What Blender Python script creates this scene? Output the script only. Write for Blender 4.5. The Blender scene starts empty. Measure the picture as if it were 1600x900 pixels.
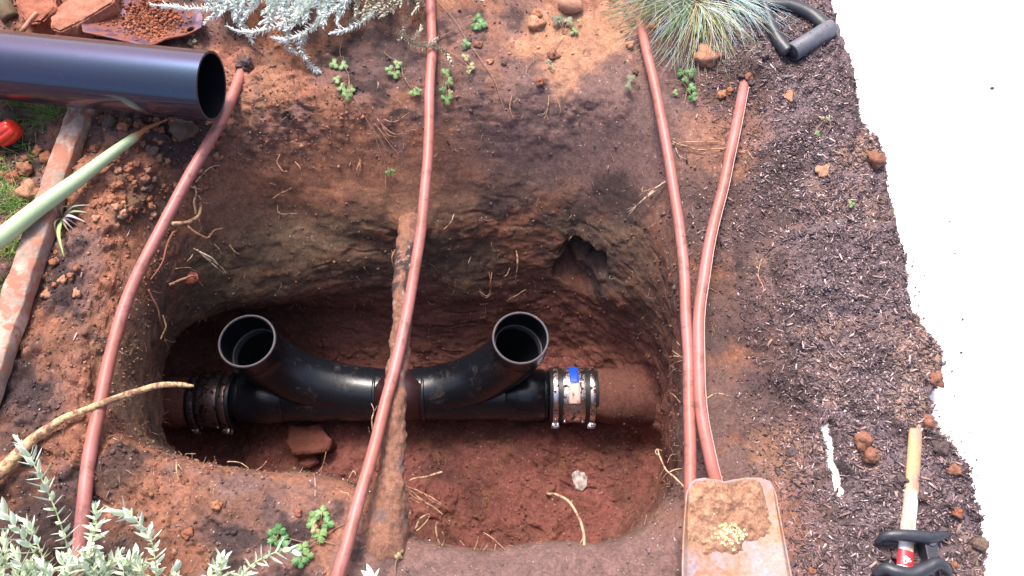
import bpy, bmesh, math, random
import numpy as np
from mathutils import Vector, Matrix
from mathutils.bvhtree import BVHTree
from mathutils import kdtree

random.seed(7); rng = np.random.default_rng(7)
sc = bpy.context.scene
C = sc.collection

# ---------------------------------------------------------------- camera
CAM_H = 1.06; TILT = math.radians(24.0); FPX = 1164.0
cam_d = bpy.data.cameras.new('camera'); cam = bpy.data.objects.new('camera', cam_d); C.objects.link(cam)
cam.location = (0, 0, CAM_H); cam.rotation_euler = (TILT, 0, 0)
cam_d.sensor_width = 36; cam_d.lens = FPX/1600*36; cam_d.clip_start = 0.02; cam_d.clip_end = 200
sc.camera = cam
# ---------------------------------------------------------------- sky, sun, exposure
SUN_EL = math.radians(62); SUN_AZ = math.radians(-18)      # azimuth from +Y (clockwise); negative = from the left
w = bpy.data.worlds.new('World'); sc.world = w; w.use_nodes = True
nt = w.node_tree; bgn = nt.nodes['Background']; sky = nt.nodes.new('ShaderNodeTexSky')
sky.sky_type = 'NISHITA'; sky.sun_disc = False; sky.sun_elevation = SUN_EL; sky.sun_rotation = SUN_AZ
sky.air_density = .8; sky.dust_density = 5.0; sky.ozone_density = 1.0
nt.links.new(sky.outputs[0], bgn.inputs[0]); bgn.inputs[1].default_value = 0.11
sd = bpy.data.lights.new('sun', 'SUN'); sun = bpy.data.objects.new('sun', sd); C.objects.link(sun)
sd.energy = 1.5; sd.angle = math.radians(18); sd.color = (1.0, 0.93, 0.86)
sdir = Vector((math.sin(SUN_AZ)*math.cos(SUN_EL), math.cos(SUN_AZ)*math.cos(SUN_EL), math.sin(SUN_EL)))
sun.rotation_euler = (-sdir).to_track_quat('-Z', 'Y').to_euler()
sc.view_settings.view_transform = 'Standard'; sc.view_settings.look = 'None'
sc.view_settings.exposure = 1.6; sc.view_settings.gamma = 1.0
sc.cycles.max_bounces = 8; sc.cycles.diffuse_bounces = 5

# ---------------------------------------------------------------- helpers
UPV = (0, math.cos(TILT), math.sin(TILT)); FWD = (0, math.sin(TILT), -math.cos(TILT))
def raydir(px, py):
    a = (px-800)/FPX; b = (450-py)/FPX
    return Vector((a, FWD[1]+b*UPV[1], FWD[2]+b*UPV[2]))
def P(px, py, z=0.0):
    """the point of the place at height z that the photograph shows at (px, py)"""
    d = raydir(px, py); s = (z-CAM_H)/d.z
    return Vector((d.x*s, d.y*s, z))

def hsh(ix, iy, iz, seed):
    h = (ix.astype(np.int64)*374761393 + iy.astype(np.int64)*668265263 + iz.astype(np.int64)*2147483647 + seed*1274126177) & 0xffffffff
    h = ((h ^ (h >> 13)) * 1274126177) & 0xffffffff
    h = ((h ^ (h >> 16)) * 2246822519) & 0xffffffff
    return ((h ^ (h >> 15)) & 0xffffff).astype(np.float64)/0xffffff
def vnoise(p, scale, seed=0):
    """value noise in -1..1; p (n,3), scale in cells per metre (scalar or 3)"""
    q = p*np.asarray(scale); i = np.floor(q).astype(np.int64); f = q-i; f = f*f*f*(f*(f*6-15)+10)
    r = 0
    for dx in (0, 1):
        wx = f[:, 0] if dx else 1-f[:, 0]
        for dy in (0, 1):
            wy = f[:, 1] if dy else 1-f[:, 1]
            for dz in (0, 1):
                wz = f[:, 2] if dz else 1-f[:, 2]
                r = r + wx*wy*wz*hsh(i[:, 0]+dx, i[:, 1]+dy, i[:, 2]+dz, seed)
    return r*2-1
def fbm(p, scale, oct=4, seed=0, gain=.5):
    s = np.asarray(scale, float); a = 1; t = 0; n = 0
    for k in range(oct):
        t = t + a*vnoise(p, s, seed+k*17); n += a; a *= gain; s = s*2.03
    return t/n
def worley(p, scale, seed=0):
    """F1 distance, 0 at the cell centre, about 1 at the cell edge, and a cell hash"""
    q = p*scale; i = np.floor(q).astype(np.int64); best = np.full(len(p), 9.0); idn = np.zeros(len(p))
    for dx in (-1, 0, 1):
        for dy in (-1, 0, 1):
            for dz in (-1, 0, 1):
                a, b, c = i[:, 0]+dx, i[:, 1]+dy, i[:, 2]+dz
                h1 = hsh(a, b, c, seed); h2 = hsh(a, b, c, seed+5); h3 = hsh(a, b, c, seed+9)
                d = (a+h1-q[:, 0])**2+(b+h2-q[:, 1])**2+(c+h3-q[:, 2])**2
                m = d < best; best[m] = d[m]; idn[m] = h1[m]
    return np.sqrt(best), idn
def sstep(a, b, x):
    t = np.clip((x-a)/(b-a), 0, 1); return t*t*(3-2*t)

def link(o, parent=None):
    C.objects.link(o)
    if parent is not None: o.parent = parent
    return o
def mesh_np(name, V, F, mats, parent=None, smooth=True, col=None, midx=None):
    V = np.asarray(V, dtype=np.float32); F = np.asarray(F)
    me = bpy.data.meshes.new(name); n, k = F.shape
    me.vertices.add(len(V)); me.vertices.foreach_set('co', V.ravel())
    me.loops.add(n*k); me.loops.foreach_set('vertex_index', F.ravel().astype(np.int32))
    me.polygons.add(n); me.polygons.foreach_set('loop_start', np.arange(0, n*k, k, dtype=np.int32))
    if smooth: me.polygons.foreach_set('use_smooth', np.ones(n, bool))
    for m in (mats if isinstance(mats, (list, tuple)) else [mats]): me.materials.append(m)
    if midx is not None: me.polygons.foreach_set('material_index', np.asarray(midx, dtype=np.int32))
    if col is not None:
        a = me.color_attributes.new('col', 'FLOAT_COLOR', 'POINT')
        c4 = np.ones((len(V), 4), np.float32); c4[:, :3] = col; a.data.foreach_set('color', c4.ravel())
    me.update(); me.validate()
    return link(bpy.data.objects.new(name, me), parent)
def empty(name, loc=(0, 0, 0)):
    o = bpy.data.objects.new(name, None); o.location = loc; o.empty_display_size = .05; C.objects.link(o); return o
def tag(o, label=None, cat=None, group=None, kind=None):
    if label: o['label'] = label
    if cat: o['category'] = cat
    if group: o['group'] = group
    if kind: o['kind'] = kind
    return o
def root_at(name, loc, label, cat, group=None):
    return tag(empty(name, loc), label, cat, group)
def crom(pts, n):
    """smooth path through pts (list of tuples, any dimension), n samples spaced along its length"""
    p = np.array([list(x) for x in pts], float)
    q = np.vstack([2*p[0]-p[1], p, 2*p[-1]-p[-2]]); out = []
    for i in range(1, len(q)-2):
        for t in np.linspace(0, 1, 24, endpoint=False):
            a, b, c, d = q[i-1], q[i], q[i+1], q[i+2]
            out.append(.5*((2*b)+(c-a)*t+(2*a-5*b+4*c-d)*t*t+(3*b-a-3*c+d)*t**3))
    out.append(p[-1]); out = np.array(out)
    L = np.r_[0, np.cumsum(np.linalg.norm(np.diff(out[:, :3], axis=0), axis=1))]
    s = np.linspace(0, L[-1], n)
    return np.stack([np.interp(s, L, out[:, k]) for k in range(out.shape[1])], 1)
def frames(path):
    T = np.gradient(path, axis=0); T /= np.linalg.norm(T, axis=1)[:, None]+1e-12
    N = np.zeros_like(T); B = np.zeros_like(T)
    n = np.cross(T[0], [0, 0, 1.0]);
    if np.linalg.norm(n) < .1: n = np.cross(T[0], [1.0, 0, 0])
    n /= np.linalg.norm(n)
    for i in range(len(T)):
        n = n-T[i]*np.dot(n, T[i]); n /= np.linalg.norm(n)+1e-12; N[i] = n; B[i] = np.cross(T[i], n)
    return T, N, B
def tube_arrays(path, rad, seg=12, caps=True, squash=1.0):
    path = np.asarray([list(q) for q in path], float)[:, :3]; m = len(path); rad = np.broadcast_to(np.asarray(rad, float), (m,))
    T, N, B = frames(path); a = np.linspace(0, 2*math.pi, seg, endpoint=False)
    V = path[:, None]+rad[:, None, None]*(np.cos(a)[None, :, None]*N[:, None]+squash*np.sin(a)[None, :, None]*B[:, None])
    V = V.reshape(-1, 3); i = np.arange(m-1)[:, None]*seg; j = np.arange(seg)[None]; j2 = (j+1) % seg
    F = np.stack([i+j, i+j2, i+seg+j2, i+seg+j], -1).reshape(-1, 4)
    if caps:
        V = np.vstack([V, path[0], path[-1]]); c0, c1 = len(V)-2, len(V)-1
        jj = np.arange(seg); e = (m-1)*seg
        F = np.vstack([F, np.stack([np.full(seg, c0), (jj+1) % seg, jj, np.full(seg, c0)], 1)[:, :4],
                       np.stack([np.full(seg, c1), e+jj, e+(jj+1) % seg, np.full(seg, c1)], 1)])
    return V, F
class Buf:
    """collects pieces (quads or triangles) into one mesh"""
    def __init__(s): s.V = []; s.F = []; s.c = []; s.n = 0
    def add(s, V, F, col=None):
        F = np.asarray(F)
        if F.shape[1] == 3: F = np.c_[F, F[:, 2]]
        s.V.append(np.asarray(V)); s.F.append(F+s.n); s.n += len(V)
        s.c.append(np.broadcast_to(np.asarray(col if col is not None else (1, 1, 1), float), (len(V), 3)))
        return s
    def tube(s, path, rad, seg=8, col=None, caps=True, squash=1.0):
        return s.add(*tube_arrays(path, rad, seg, caps, squash), col)
    def build(s, name, mat, parent=None, smooth=True):
        V = np.vstack(s.V); F = np.vstack(s.F); tri = (F[:, 2] == F[:, 3]) | (F[:, 0] == F[:, 3])
        o = bpy.data.objects.new(name, bpy.data.meshes.new(name)); me = o.data
        cnt = np.where(tri, 3, 4); ls = np.r_[0, np.cumsum(cnt)[:-1]]
        mask = np.ones(F.shape, bool); mask[tri, 3] = False
        me.vertices.add(len(V)); me.vertices.foreach_set('co', V.astype(np.float32).ravel())
        me.loops.add(int(cnt.sum())); me.loops.foreach_set('vertex_index', F[mask].astype(np.int32))
        me.polygons.add(len(F)); me.polygons.foreach_set('loop_start', ls.astype(np.int32))
        if smooth: me.polygons.foreach_set('use_smooth', np.ones(len(F), bool))
        a = me.color_attributes.new('col', 'FLOAT_COLOR', 'POINT'); c4 = np.ones((len(V), 4), np.float32)
        c4[:, :3] = np.vstack(s.c); a.data.foreach_set('color', c4.ravel())
        me.materials.append(mat); me.update(); me.validate()
        return link(o, parent)
def local(o, root):
    """turn world coordinates of a part's mesh into the thing's own (parent stays at its base)"""
    o.data.transform(Matrix.Translation(-Vector(root.location)))
    return o

# ---------------------------------------------------------------- materials
def mat(name, color=(.5, .5, .5), rough=.6, metal=0.0, attr=False, grain=0.0, gscale=200, bump=0.0, bscale=300, spec=.5,
        dirt=None, dirt_amt=.5, dirt_scale=30, coat=0, tint=None, tint_scale=8, thin=0, sub=0, extra=None):
    m = bpy.data.materials.new(name); m.use_nodes = True; t = m.node_tree; N = t.nodes; L = t.links
    b = N['Principled BSDF']; b.inputs['Roughness'].default_value = rough; b.inputs['Metallic'].default_value = metal
    b.inputs['Specular IOR Level'].default_value = spec; b.inputs['Coat Weight'].default_value = coat
    tc = N.new('ShaderNodeTexCoord'); geo = N.new('ShaderNodeNewGeometry')
    co = geo.outputs['Position']
    def noise(s, d=4, r=.6, dist=0):
        n = N.new('ShaderNodeTexNoise'); n.inputs['Scale'].default_value = s; n.inputs['Detail'].default_value = d
        n.inputs['Roughness'].default_value = r; n.inputs['Distortion'].default_value = dist; L.new(co, n.inputs['Vector']); return n.outputs['Fac']
    def ramp(f, a, b2):
        n = N.new('ShaderNodeMapRange'); n.inputs['From Min'].default_value = a; n.inputs['From Max'].default_value = b2; n.interpolation_type = 'SMOOTHSTEP'
        L.new(f, n.inputs['Value']); return n.outputs['Result']
    def mix(f, a, b2, bt='MIX'):
        n = N.new('ShaderNodeMix'); n.data_type = 'RGBA'; n.blend_type = bt
        for k, v in ((0, f), (6, a), (7, b2)):
            if isinstance(v, (tuple, list)): n.inputs[k].default_value = (*v, 1)
            elif isinstance(v, (int, float)): n.inputs[k].default_value = v
            else: L.new(v, n.inputs[k])
        return n.outputs[2]
    if attr:
        a = N.new('ShaderNodeAttribute'); a.attribute_name = 'col'; c = a.outputs['Color']
        if color != (.5, .5, .5): c = mix(1.0, c, color, 'MULTIPLY')
    else:
        r = N.new('ShaderNodeRGB'); r.outputs[0].default_value = (*color, 1); c = r.outputs[0]
    if tint: c = mix(ramp(noise(tint_scale, 3), .4, .62), c, tint)
    if grain:
        g = noise(gscale, 5, .7)
        n = N.new('ShaderNodeMapRange'); n.inputs['From Min'].default_value = .25; n.inputs['From Max'].default_value = .75
        n.inputs['To Min'].default_value = 1-grain; n.inputs['To Max'].default_value = 1+grain; n.clamp = False; L.new(g, n.inputs['Value'])
        c = mix(1.0, c, n.outputs['Result'], 'MULTIPLY')
    if dirt:
        f = ramp(noise(dirt_scale, 6, .65, .3), 1-dirt_amt-.06, 1-dirt_amt+.06)
        c = mix(f, c, dirt)
        rr = N.new('ShaderNodeMapRange'); rr.inputs['To Min'].default_value = rough; rr.inputs['To Max'].default_value = .95; L.new(f, rr.inputs['Value'])
        L.new(rr.outputs['Result'], b.inputs['Roughness'])
    if extra: c = extra(N, L, c, mix, ramp, noise, b, geo)
    L.new(c, b.inputs['Base Color'])
    if bump:
        bn = N.new('ShaderNodeBump'); bn.inputs['Strength'].default_value = 1.0; bn.inputs['Distance'].default_value = bump
        L.new(noise(bscale, 5, .65), bn.inputs['Height']); L.new(bn.outputs[0], b.inputs['Normal'])
    if thin:
        b.inputs['Thin Film Thickness'].default_value = thin; b.inputs['Thin Film IOR'].default_value = 1.45
    if sub:
        b.inputs['Subsurface Weight'].default_value = sub; b.inputs['Subsurface Radius'].default_value = (.004, .004, .003); b.inputs['Subsurface Scale'].default_value = .5
    return m
def soil_extra(N, L, c, mix, ramp, noise, b, geo):
    # bright mineral grains, dark crumbs
    v = N.new('ShaderNodeTexVoronoi'); v.inputs['Scale'].default_value = 230; L.new(geo.outputs['Position'], v.inputs['Vector'])
    sep = N.new('ShaderNodeSeparateColor'); L.new(v.outputs['Color'], sep.inputs[0])
    gr = ramp(sep.outputs[0], .975, .99); near = ramp(v.outputs['Distance'], .42, .2)
    mm = N.new('ShaderNodeMath'); mm.operation = 'MULTIPLY'; L.new(gr, mm.inputs[0]); L.new(near, mm.inputs[1])
    k = N.new('ShaderNodeMath'); k.operation = 'MULTIPLY'; L.new(mm.outputs[0], k.inputs[0]); k.inputs[1].default_value = .55
    c = mix(k.outputs[0], c, (.50, .42, .38))
    dk = N.new('ShaderNodeMapRange'); dk.inputs['From Min'].default_value = 0; dk.inputs['From Max'].default_value = 1
    dk.inputs['To Min'].default_value = .72; dk.inputs['To Max'].default_value = 1.22; L.new(sep.outputs[1], dk.inputs['Value'])
    return mix(.75, c, dk.outputs['Result'], 'MULTIPLY')
M = {}
M['soil'] = mat('soil', attr=True, rough=.93, grain=.38, gscale=420, bump=.0014, bscale=520, spec=.25, extra=soil_extra)
M['crumb'] = mat('soil_crumb', attr=True, rough=.95, grain=.5, gscale=450, bump=.0016, bscale=420, spec=.2)
M['chip'] = mat('mulch_chip', attr=True, rough=.75, grain=.45, gscale=700, spec=.35)
M['concrete'] = mat('concrete', (.80, .79, .78), rough=.9, grain=.06, gscale=300, bump=.0004)
# ================================================================ SETTING: soil with the dug pit
FLOOR = -.50
# every station goes from far out, over the shoulder, down the wall, to the floor; pixel positions of the photo at height z
# 'u' entries hang under the rim: (outward metres, z)
ST = [
 # A frame out,     B                C shoulder        D rim             E                  F                   G floor edge
 [(-420,640,0),  (20,620,.0),     (130,600,.0),   (172,600,-.035), (257,612,-.24),  ('x',(238,600,-.36)),  (285,640,-.475)],
 [(-420,420,0),  (40,440,.0),     (150,440,.0),   (205,450,-.035), (268,540,-.23),  ('x',(262,540,-.36)),  (320,590,-.475)],
 [(-420,120,0),  (70,270,.0),     (210,290,.0),   (250,320,-.045), (330,492,-.27),  ('x',(330,488,-.38)),  (370,560,-.48)],
 [(-300,-260,0), (170,120,.0),    (290,190,-.005), (345,275,-.085),  (425,470,-.28),  ('x',(430,485,-.39)),  (455,555,-.48)],
 [(150,-300,0),  (400,70,.0),     (445,165,-.012), (465,275,-.10),  (520,450,-.28),  ('x',(520,490,-.40)),  (540,560,-.485)],
 [(560,-300,0),  (600,60,.0),     (610,155,-.012), (620,275,-.105),  (640,440,-.29),  ('x',(640,500,-.40)),  (645,565,-.485)],
 [(850,-300,0),  (790,60,.0),     (800,140,-.012), (795,265,-.115),  (780,430,-.29),  ('x',(775,490,-.39)),  (760,560,-.48)],
 [(1100,-300,0), (930,80,.0),     (940,150,-.012), (920,280,-.11),  (890,400,-.24),  ('x',(870,470,-.35)),  (860,550,-.47)],
 [(1500,-300,0), (1060,110,.0),   (1050,210,-.015),(1015,325,-.09),(985,440,-.20),  ('x',(960,500,-.32)),  (930,580,-.455)],
 [(1900,-200,0), (1250,220,.005), (1120,350,-.015),(1070,430,-.06),(1040,500,-.19), ('x',(1010,540,-.31)), (975,610,-.45)],
 [(2050,250,0),  (1320,430,.005), (1180,500,-.02),(1082,540,-.065),(1056,580,-.17), ('x',(1040,600,-.30)), (1010,640,-.46)],
 [(2000,560,0),  (1340,600,.005), (1205,640,-.03),(1085,660,-.06), (1058,680,-.16), ('x',(1046,690,-.30)), (1025,700,-.48)],
 [(1950,860,0),  (1310,760,.005), (1190,720,-.03),(1080,745,-.055),(1053,760,-.16), ('x',(1040,755,-.32)), (1015,755,-.49)],
 [(1750,1200,0), (1180,960,.0),   (1100,850,-.01),(1040,810,-.05), (1010,820,-.20), ('x',(1000,808,-.35)), (970,800,-.49)],
 [(1250,1250,0), (1010,1000,.0),  (990,905,-.015),(960,852,-.05),  (.0,-.15),       (.02,-.33),            (-.01,-.48)],
 [(900,1250,0),  (870,1000,.0),   (865,910,-.01), (850,852,-.045), (.0,-.15),       (.02,-.33),            (-.01,-.48)],
 [(640,1250,0),  (720,1000,.0),   (730,915,-.01), (735,862,-.045), (.0,-.15),       (.02,-.33),            (-.01,-.48)],
 [(430,1250,0),  (600,980,.0),    (620,880,-.01), (640,838,-.045), (.0,-.15),       (.03,-.33),            (.0,-.48)],
 [(250,1250,0),  (490,940,.0),    (540,820,-.005),(568,768,-.04),  (.0,-.15),       (.04,-.33),            (.02,-.48)],
 [(30,1250,0),   (390,900,.0),    (455,790,.0),   (490,744,-.04),  (.0,-.15),       (.04,-.33),            (.02,-.48)],
 [(-150,1250,0), (280,860,.0),    (350,770,.0),   (385,738,-.045), (.0,-.15),       (.04,-.33),            (.02,-.48)],
 [(-300,1050,0), (160,800,.0),    (235,728,.0),   (278,714,-.05),  (.0,-.15),       (.04,-.33),            (.02,-.48)],
 [(-420,860,0),  (70,720,.0),     (155,680,.0),   (195,680,-.035), (262,694,-.22),  ('x',(240,670,-.35)),  (290,690,-.48)],
]
PC = P(660, 650, FLOOR); PC.z = FLOOR
def station(row):
    out = [list(P(*r)) for r in row[:4]]
    D = Vector(out[3]); o = Vector((D.x-PC.x, D.y-PC.y, 0)).normalized()
    for r in row[4:]:
        if len(r) == 3: out.append(list(P(*r)))
        elif r[0] == 'x': out.append(list(P(*r[1])))
        else: out.append([D.x+o.x*r[0], D.y+o.y*r[0], r[1]])
    G = Vector(out[-1]); H = G.lerp(PC, .5); H.z = FLOOR+.004; out.append(list(H)); out.append(list(PC))
    return out
K = np.array([station(r) for r in ST])            # stations x knots x 3
NT = 1100; rows = [55, 75, 80, 120, 75, 75, 95, 45]
def cr(a, b, c, d, t):
    t = t[..., None] if np.ndim(t) else t
    return .5*((2*b)+(c-a)*t+(2*a-5*b+4*c-d)*t*t+(3*b-a-3*c+d)*t**3)
ns = len(K); ang = np.linspace(0, ns, NT, endpoint=False); si = np.floor(ang).astype(int); tf = (ang-si)[:, None, None]
KK = .5*((2*K[si])+(K[(si+1) % ns]-K[(si-1) % ns])*tf+(2*K[(si-1) % ns]-5*K[si]+4*K[(si+1) % ns]-K[(si+2) % ns])*tf**2+(3*K[si]-K[(si-1) % ns]-3*K[(si+1) % ns]+K[(si+2) % ns])*tf**3)
nk = KK.shape[1]; cols = []; vpar = []
seg = np.linalg.norm(np.diff(KK, axis=1), axis=2)+1e-6
dl = np.diff(KK, axis=1)/seg[..., None]; tan = np.zeros_like(KK); tan[:, 0] = dl[:, 0]; tan[:, -1] = dl[:, -1]
for k in range(1, nk-1):
    wa, wb = seg[:, k, None], seg[:, k-1, None]; tan[:, k] = (dl[:, k-1]*wa+dl[:, k]*wb)/(wa+wb)
for k in range(nk-1):
    m = rows[k]; h = seg[:, k, None]
    for t in np.linspace(0, 1, m, endpoint=(k == nk-2)):
        s = (2*t**3-3*t**2+1)*KK[:, k]+(t**3-2*t**2+t)*h*tan[:, k]+(-2*t**3+3*t**2)*KK[:, k+1]+(t**3-t**2)*h*tan[:, k+1]
        cols.append(s); vpar.append(k+t)
outer = []
for f in list((60, 30, 14, 8, 5))+list(np.geomspace(3.2, 1.03, 42)):
    q = PC.to_tuple(); r = np.array([q[0], q[1], 0])+(cols[0]-np.array([q[0], q[1], 0]))*f; r[:, 2] = 0; outer.append(r)
G3 = np.stack(outer+cols, 0)                       # rows x NT x 3
vv = np.r_[np.full(len(outer), -1.0), vpar]; NR = len(vv)
du = np.roll(G3, -1, 1)-np.roll(G3, 1, 1); dv = np.gradient(G3, axis=0)
nrm = np.cross(du, dv); nrm /= np.linalg.norm(nrm, axis=2)[..., None]+1e-9
if nrm[20, :, 2].mean() < 0: nrm = -nrm
V = G3.reshape(-1, 3).copy(); Nn = nrm.reshape(-1, 3); VV = np.repeat(vv, NT)
X, Y, Z = V[:, 0].copy(), V[:, 1].copy(), V[:, 2].copy()
base = V.copy()
g1 = G3[::4, ::4]; r1, c1 = g1.shape[:2]; i1 = np.arange(r1-1)[:, None]*c1; q1_ = np.arange(c1)[None]; q1n = (q1_+1) % c1
BB = BVHTree.FromPolygons(g1.reshape(-1, 3).tolist(), np.stack([i1+q1_, i1+c1+q1_, i1+c1+q1n, i1+q1n], -1).reshape(-1, 4).tolist())
def bhit(px, py):
    h = BB.ray_cast(Vector((0, 0, CAM_H)), raydir(px, py).normalized(), 8)[0]
    return h if h is not None else P(px, py)
# --- regions
EDGE = [(1255,-260),(1285,-120),(1300,-30),(1314,45),(1336,100),(1350,180),(1365,215),(1384,240),(1393,262),(1396,285),(1404,350),(1414,400),(1424,440),(1430,490),(1455,530),(1472,565),(1472,600),(1460,625),(1464,670),(1484,705),(1502,740),(1518,800),(1537,860),(1535,930),(1560,1100),(1600,1300)]
ep = np.array([list(P(*e))[:2] for e in EDGE])[::-1]; ep = ep[np.argsort(ep[:, 1])]
def xedge(y): return np.interp(y, ep[:, 1], ep[:, 0])
w_out = sstep(3.3, 2.0, VV); w_wall = sstep(2.7, 3.6, VV)*sstep(6.2, 5.2, VV); w_floor = sstep(5.2, 6.2, VV); w_sh = sstep(1.4, 2.4, VV)*sstep(4.0, 3.2, VV)
def blob(px, py, r, z=None):
    c = bhit(px, py); return np.exp(-((X-c.x)**2+(Y-c.y)**2)/(r*r*.5))
mulch = sstep(.30, .46, X+.06*vnoise(base, 7, 3)+.0*Y)*sstep(2.6, 2.1, VV)
mulch = np.maximum(mulch, .5*blob(1180, 330, .12))
far = np.hypot(X, Y-.4) > 1.6
n1 = fbm(base, 6, 3, 11); n2 = fbm(base, 22, 4, 23); n3 = fbm(base, 85, 4, 31)
wd, wid = worley(base+.004*np.stack([n3, n2, n1], 1), 75, 41)
wd2, wid2 = worley(base+.01*np.stack([n2, n1, n3], 1), 34, 47)
clod = np.clip(1-wd, 0, 1); clod2 = np.clip(1-wd2*1.05, 0, 1)
strat = fbm(base*np.array([1, 1, 2.3])+.02*n1[:, None], 14, 3, 61); strat2 = fbm(base*np.array([1, 1, 2.6])+.03*n1[:, None], 48, 3, 71)
smoothfar = np.clip(blob(880, 200, .22)+blob(950, 240, .2)+blob(750, 880, .18)+blob(950, 890, .2), 0, 1)
rough_amt = 1-.6*smoothfar
crumb_l = np.clip(sstep(-.25, -.55, X)+.5*sstep(.05, .4, n1)+.6*mulch, 0, 1)
dsp = w_out*(.010*n1+.007*n2*rough_amt+.0032*n3*rough_amt+crumb_l*(.0055*clod*(wid > .35)+.011*clod2*(wid2 > .55)))
dsp += w_wall*(.012*n1+.0026*strat+.0008*strat2+.0055*n2+.0018*n3+.0035*clod2*(wid2 > .7))
dsp += w_floor*(.010*n1+.010*n2+.0035*n3+.010*clod2*(wid2 > .5)*(n1 > -.1)+.003*clod*(wid > .5))
# gouges on the wall
gz = np.abs(fbm(base*np.array([1, 1, 1.9]), 11, 3, 91)); dsp -= w_wall*.0025*np.clip(.12-gz, 0, 1)/.12*.8
dsp[VV < 0] *= sstep(2.2, .9, np.hypot(X-PC.x, Y-PC.y))[VV < 0]
V += Nn*dsp[:, None]
def push(px, py, z, r, amt, sz=1.0):
    """dent (amt<0) or bulge along the surface normal around a place"""
    c = np.array(bhit(px, py)); d = np.sqrt((X-c[0])**2+(Y-c[1])**2+((Z-c[2])*sz)**2); g = np.exp(-(d/r)**4)
    V[:] += Nn*(amt*g)[:, None]
def burrow(px, py, r, amt, dr=(.05, 1, .10), pw=6):
    c = np.array(bhit(px, py)); g = np.exp(-((np.sqrt((X-c[0])**2+(Y-c[1])**2+(Z-c[2])**2)+.012*n2+.006*n3)/r)**pw); V[:] += np.array(dr)*(amt*g)[:, None]
burrow(905, 398, .030, .085); burrow(930, 412, .028, .075, (.3, 1, .05)); burrow(884, 425, .024, .05, (-.1, 1, 0)); burrow(915, 440, .03, .03, (0, 1, 0))
push(960, 470, -.2, .03, .012); push(560, 330, -.1, .05, .01)
push(1205, 640, -.03, .05, -.018); push(1150, 560, -.03, .05, -.01); push(1190, 700, -.03, .03, -.015)
push(440, 330, -.1, .05, -.012); push(700, 360, -.16, .06, .012)
push(300, 560, -.36, .07, -.05)
# soil where the right hand pipe goes into the bank
push(1000, 625, -.45, .07, .045); push(985, 655, -.4, .05, .02); push(640, 345, 0, .035, .014); push(392, 94, 0, .020, .020); push(1169, 108, 0, .019, .024); push(620, 330, 0, .06, .008); push(330, 690, -.5, .10, -.03)
# soil spilled over the edge of the concrete, ending in a ragged line
sl = P(1289, 700, 0).x
jit = .007*fbm(base, 11, 3, 5)+.005*fbm(base, 55, 3, 8)*(.3+1.2*sstep(-.3, .4, n1))+.0025*vnoise(base, 230, 6)
de = (X+jit)-xedge(Y)
hgt = np.where(X > sl-.05, .010, 0)*sstep(sl-.05, sl+.02, X)+.004*clod*mulch
w_o = sstep(2.75, 2.1, VV); m_out = VV < 2.9
V[:, 2] += hgt*w_o
drop = sstep(-.022, .012, de)
V[:, 2] = np.where(m_out & (Y > -2) & (Y < 8), V[:, 2]*(1-drop)+drop*(-.06), V[:, 2])
SLIT = [(1294,668),(1298,700),(1303,735),(1310,768)]
for (pts, wd_) in ((SLIT, .0062), ([(1407,338),(1412,375),(1420,412)], .004)):
    pp = crom([tuple(P(a, b)) for a, b in pts], 40); dm = np.full(len(V), 9.0)
    sel = np.where((np.abs(X-pp[:, 0].mean()) < .15) & (np.abs(Y-pp[:, 1].mean()) < .2))[0]
    for q in pp: dm[sel] = np.minimum(dm[sel], np.hypot(X[sel]-q[0], Y[sel]-q[1]))
    V[:, 2] -= .03*sstep(wd_+.004, wd_-.001, dm+.0045*n3+.003*n2)
# far beyond: the soil comes back up past the concrete path
fx = sstep(sl+1.75, sl+1.85, X); V[:, 2] = np.where((fx > 0) & m_out, V[:, 2]*(1-fx), V[:, 2])
# --- soil colours (the soil's own: orange subsoil, dark humus, grey brown clay, reddish floor)
c_or = np.array((.255, .110, .068)); c_orl = np.array((.38, .19, .115)); c_red = np.array((.160, .056, .045)); c_hum = np.array((.040, .026, .026))
c_pur = np.array((.160, .096, .088)); c_ol = np.array((.102, .062, .043)); c_dkr = np.array((.110, .042, .033)); c_mul = np.array((.155, .110, .118))
def lerp(a, b, t): return a+(b-a)*t[:, None]
col = np.tile(c_or, (len(V), 1))
pt = fbm(base, 13, 4, 101); pt2 = fbm(base, 38, 4, 113); pt3 = fbm(base, 5, 3, 127)
col = lerp(col, c_orl, .7*sstep(.15, .45, pt2)*w_out)
col = lerp(col, c_pur, .75*sstep(-.25, .2, pt+.3*pt3)*w_out)
col = lerp(col, c_hum, .9*sstep(.10, .32, pt2*.6+pt*.6)*w_out)
col = lerp(col, c_pur*.95, np.clip(smoothfar*1.1, 0, .92))
wallc = lerp(np.tile(c_ol, (len(V), 1)), c_or*.66, sstep(-.05, .35, strat+.4*pt3))
wallc = lerp(wallc, c_hum*1.3, .75*sstep(.12, .4, strat2*.7+pt*.5))
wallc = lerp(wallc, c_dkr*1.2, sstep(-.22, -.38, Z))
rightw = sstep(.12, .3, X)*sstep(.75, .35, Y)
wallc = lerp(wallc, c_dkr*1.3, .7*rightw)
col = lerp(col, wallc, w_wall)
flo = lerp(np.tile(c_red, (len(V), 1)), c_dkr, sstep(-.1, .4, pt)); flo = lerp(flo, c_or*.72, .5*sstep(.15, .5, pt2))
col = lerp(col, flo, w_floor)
mulc = lerp(np.tile(c_mul, (len(V), 1)), c_hum*1.4, .85*sstep(.0, .3, pt2)); mulc = lerp(mulc, np.array((.20, .125, .105)), .8*sstep(.15, .4, pt+.2*n3))
col = lerp(col, mulc, np.clip(mulch, 0, 1))
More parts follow.
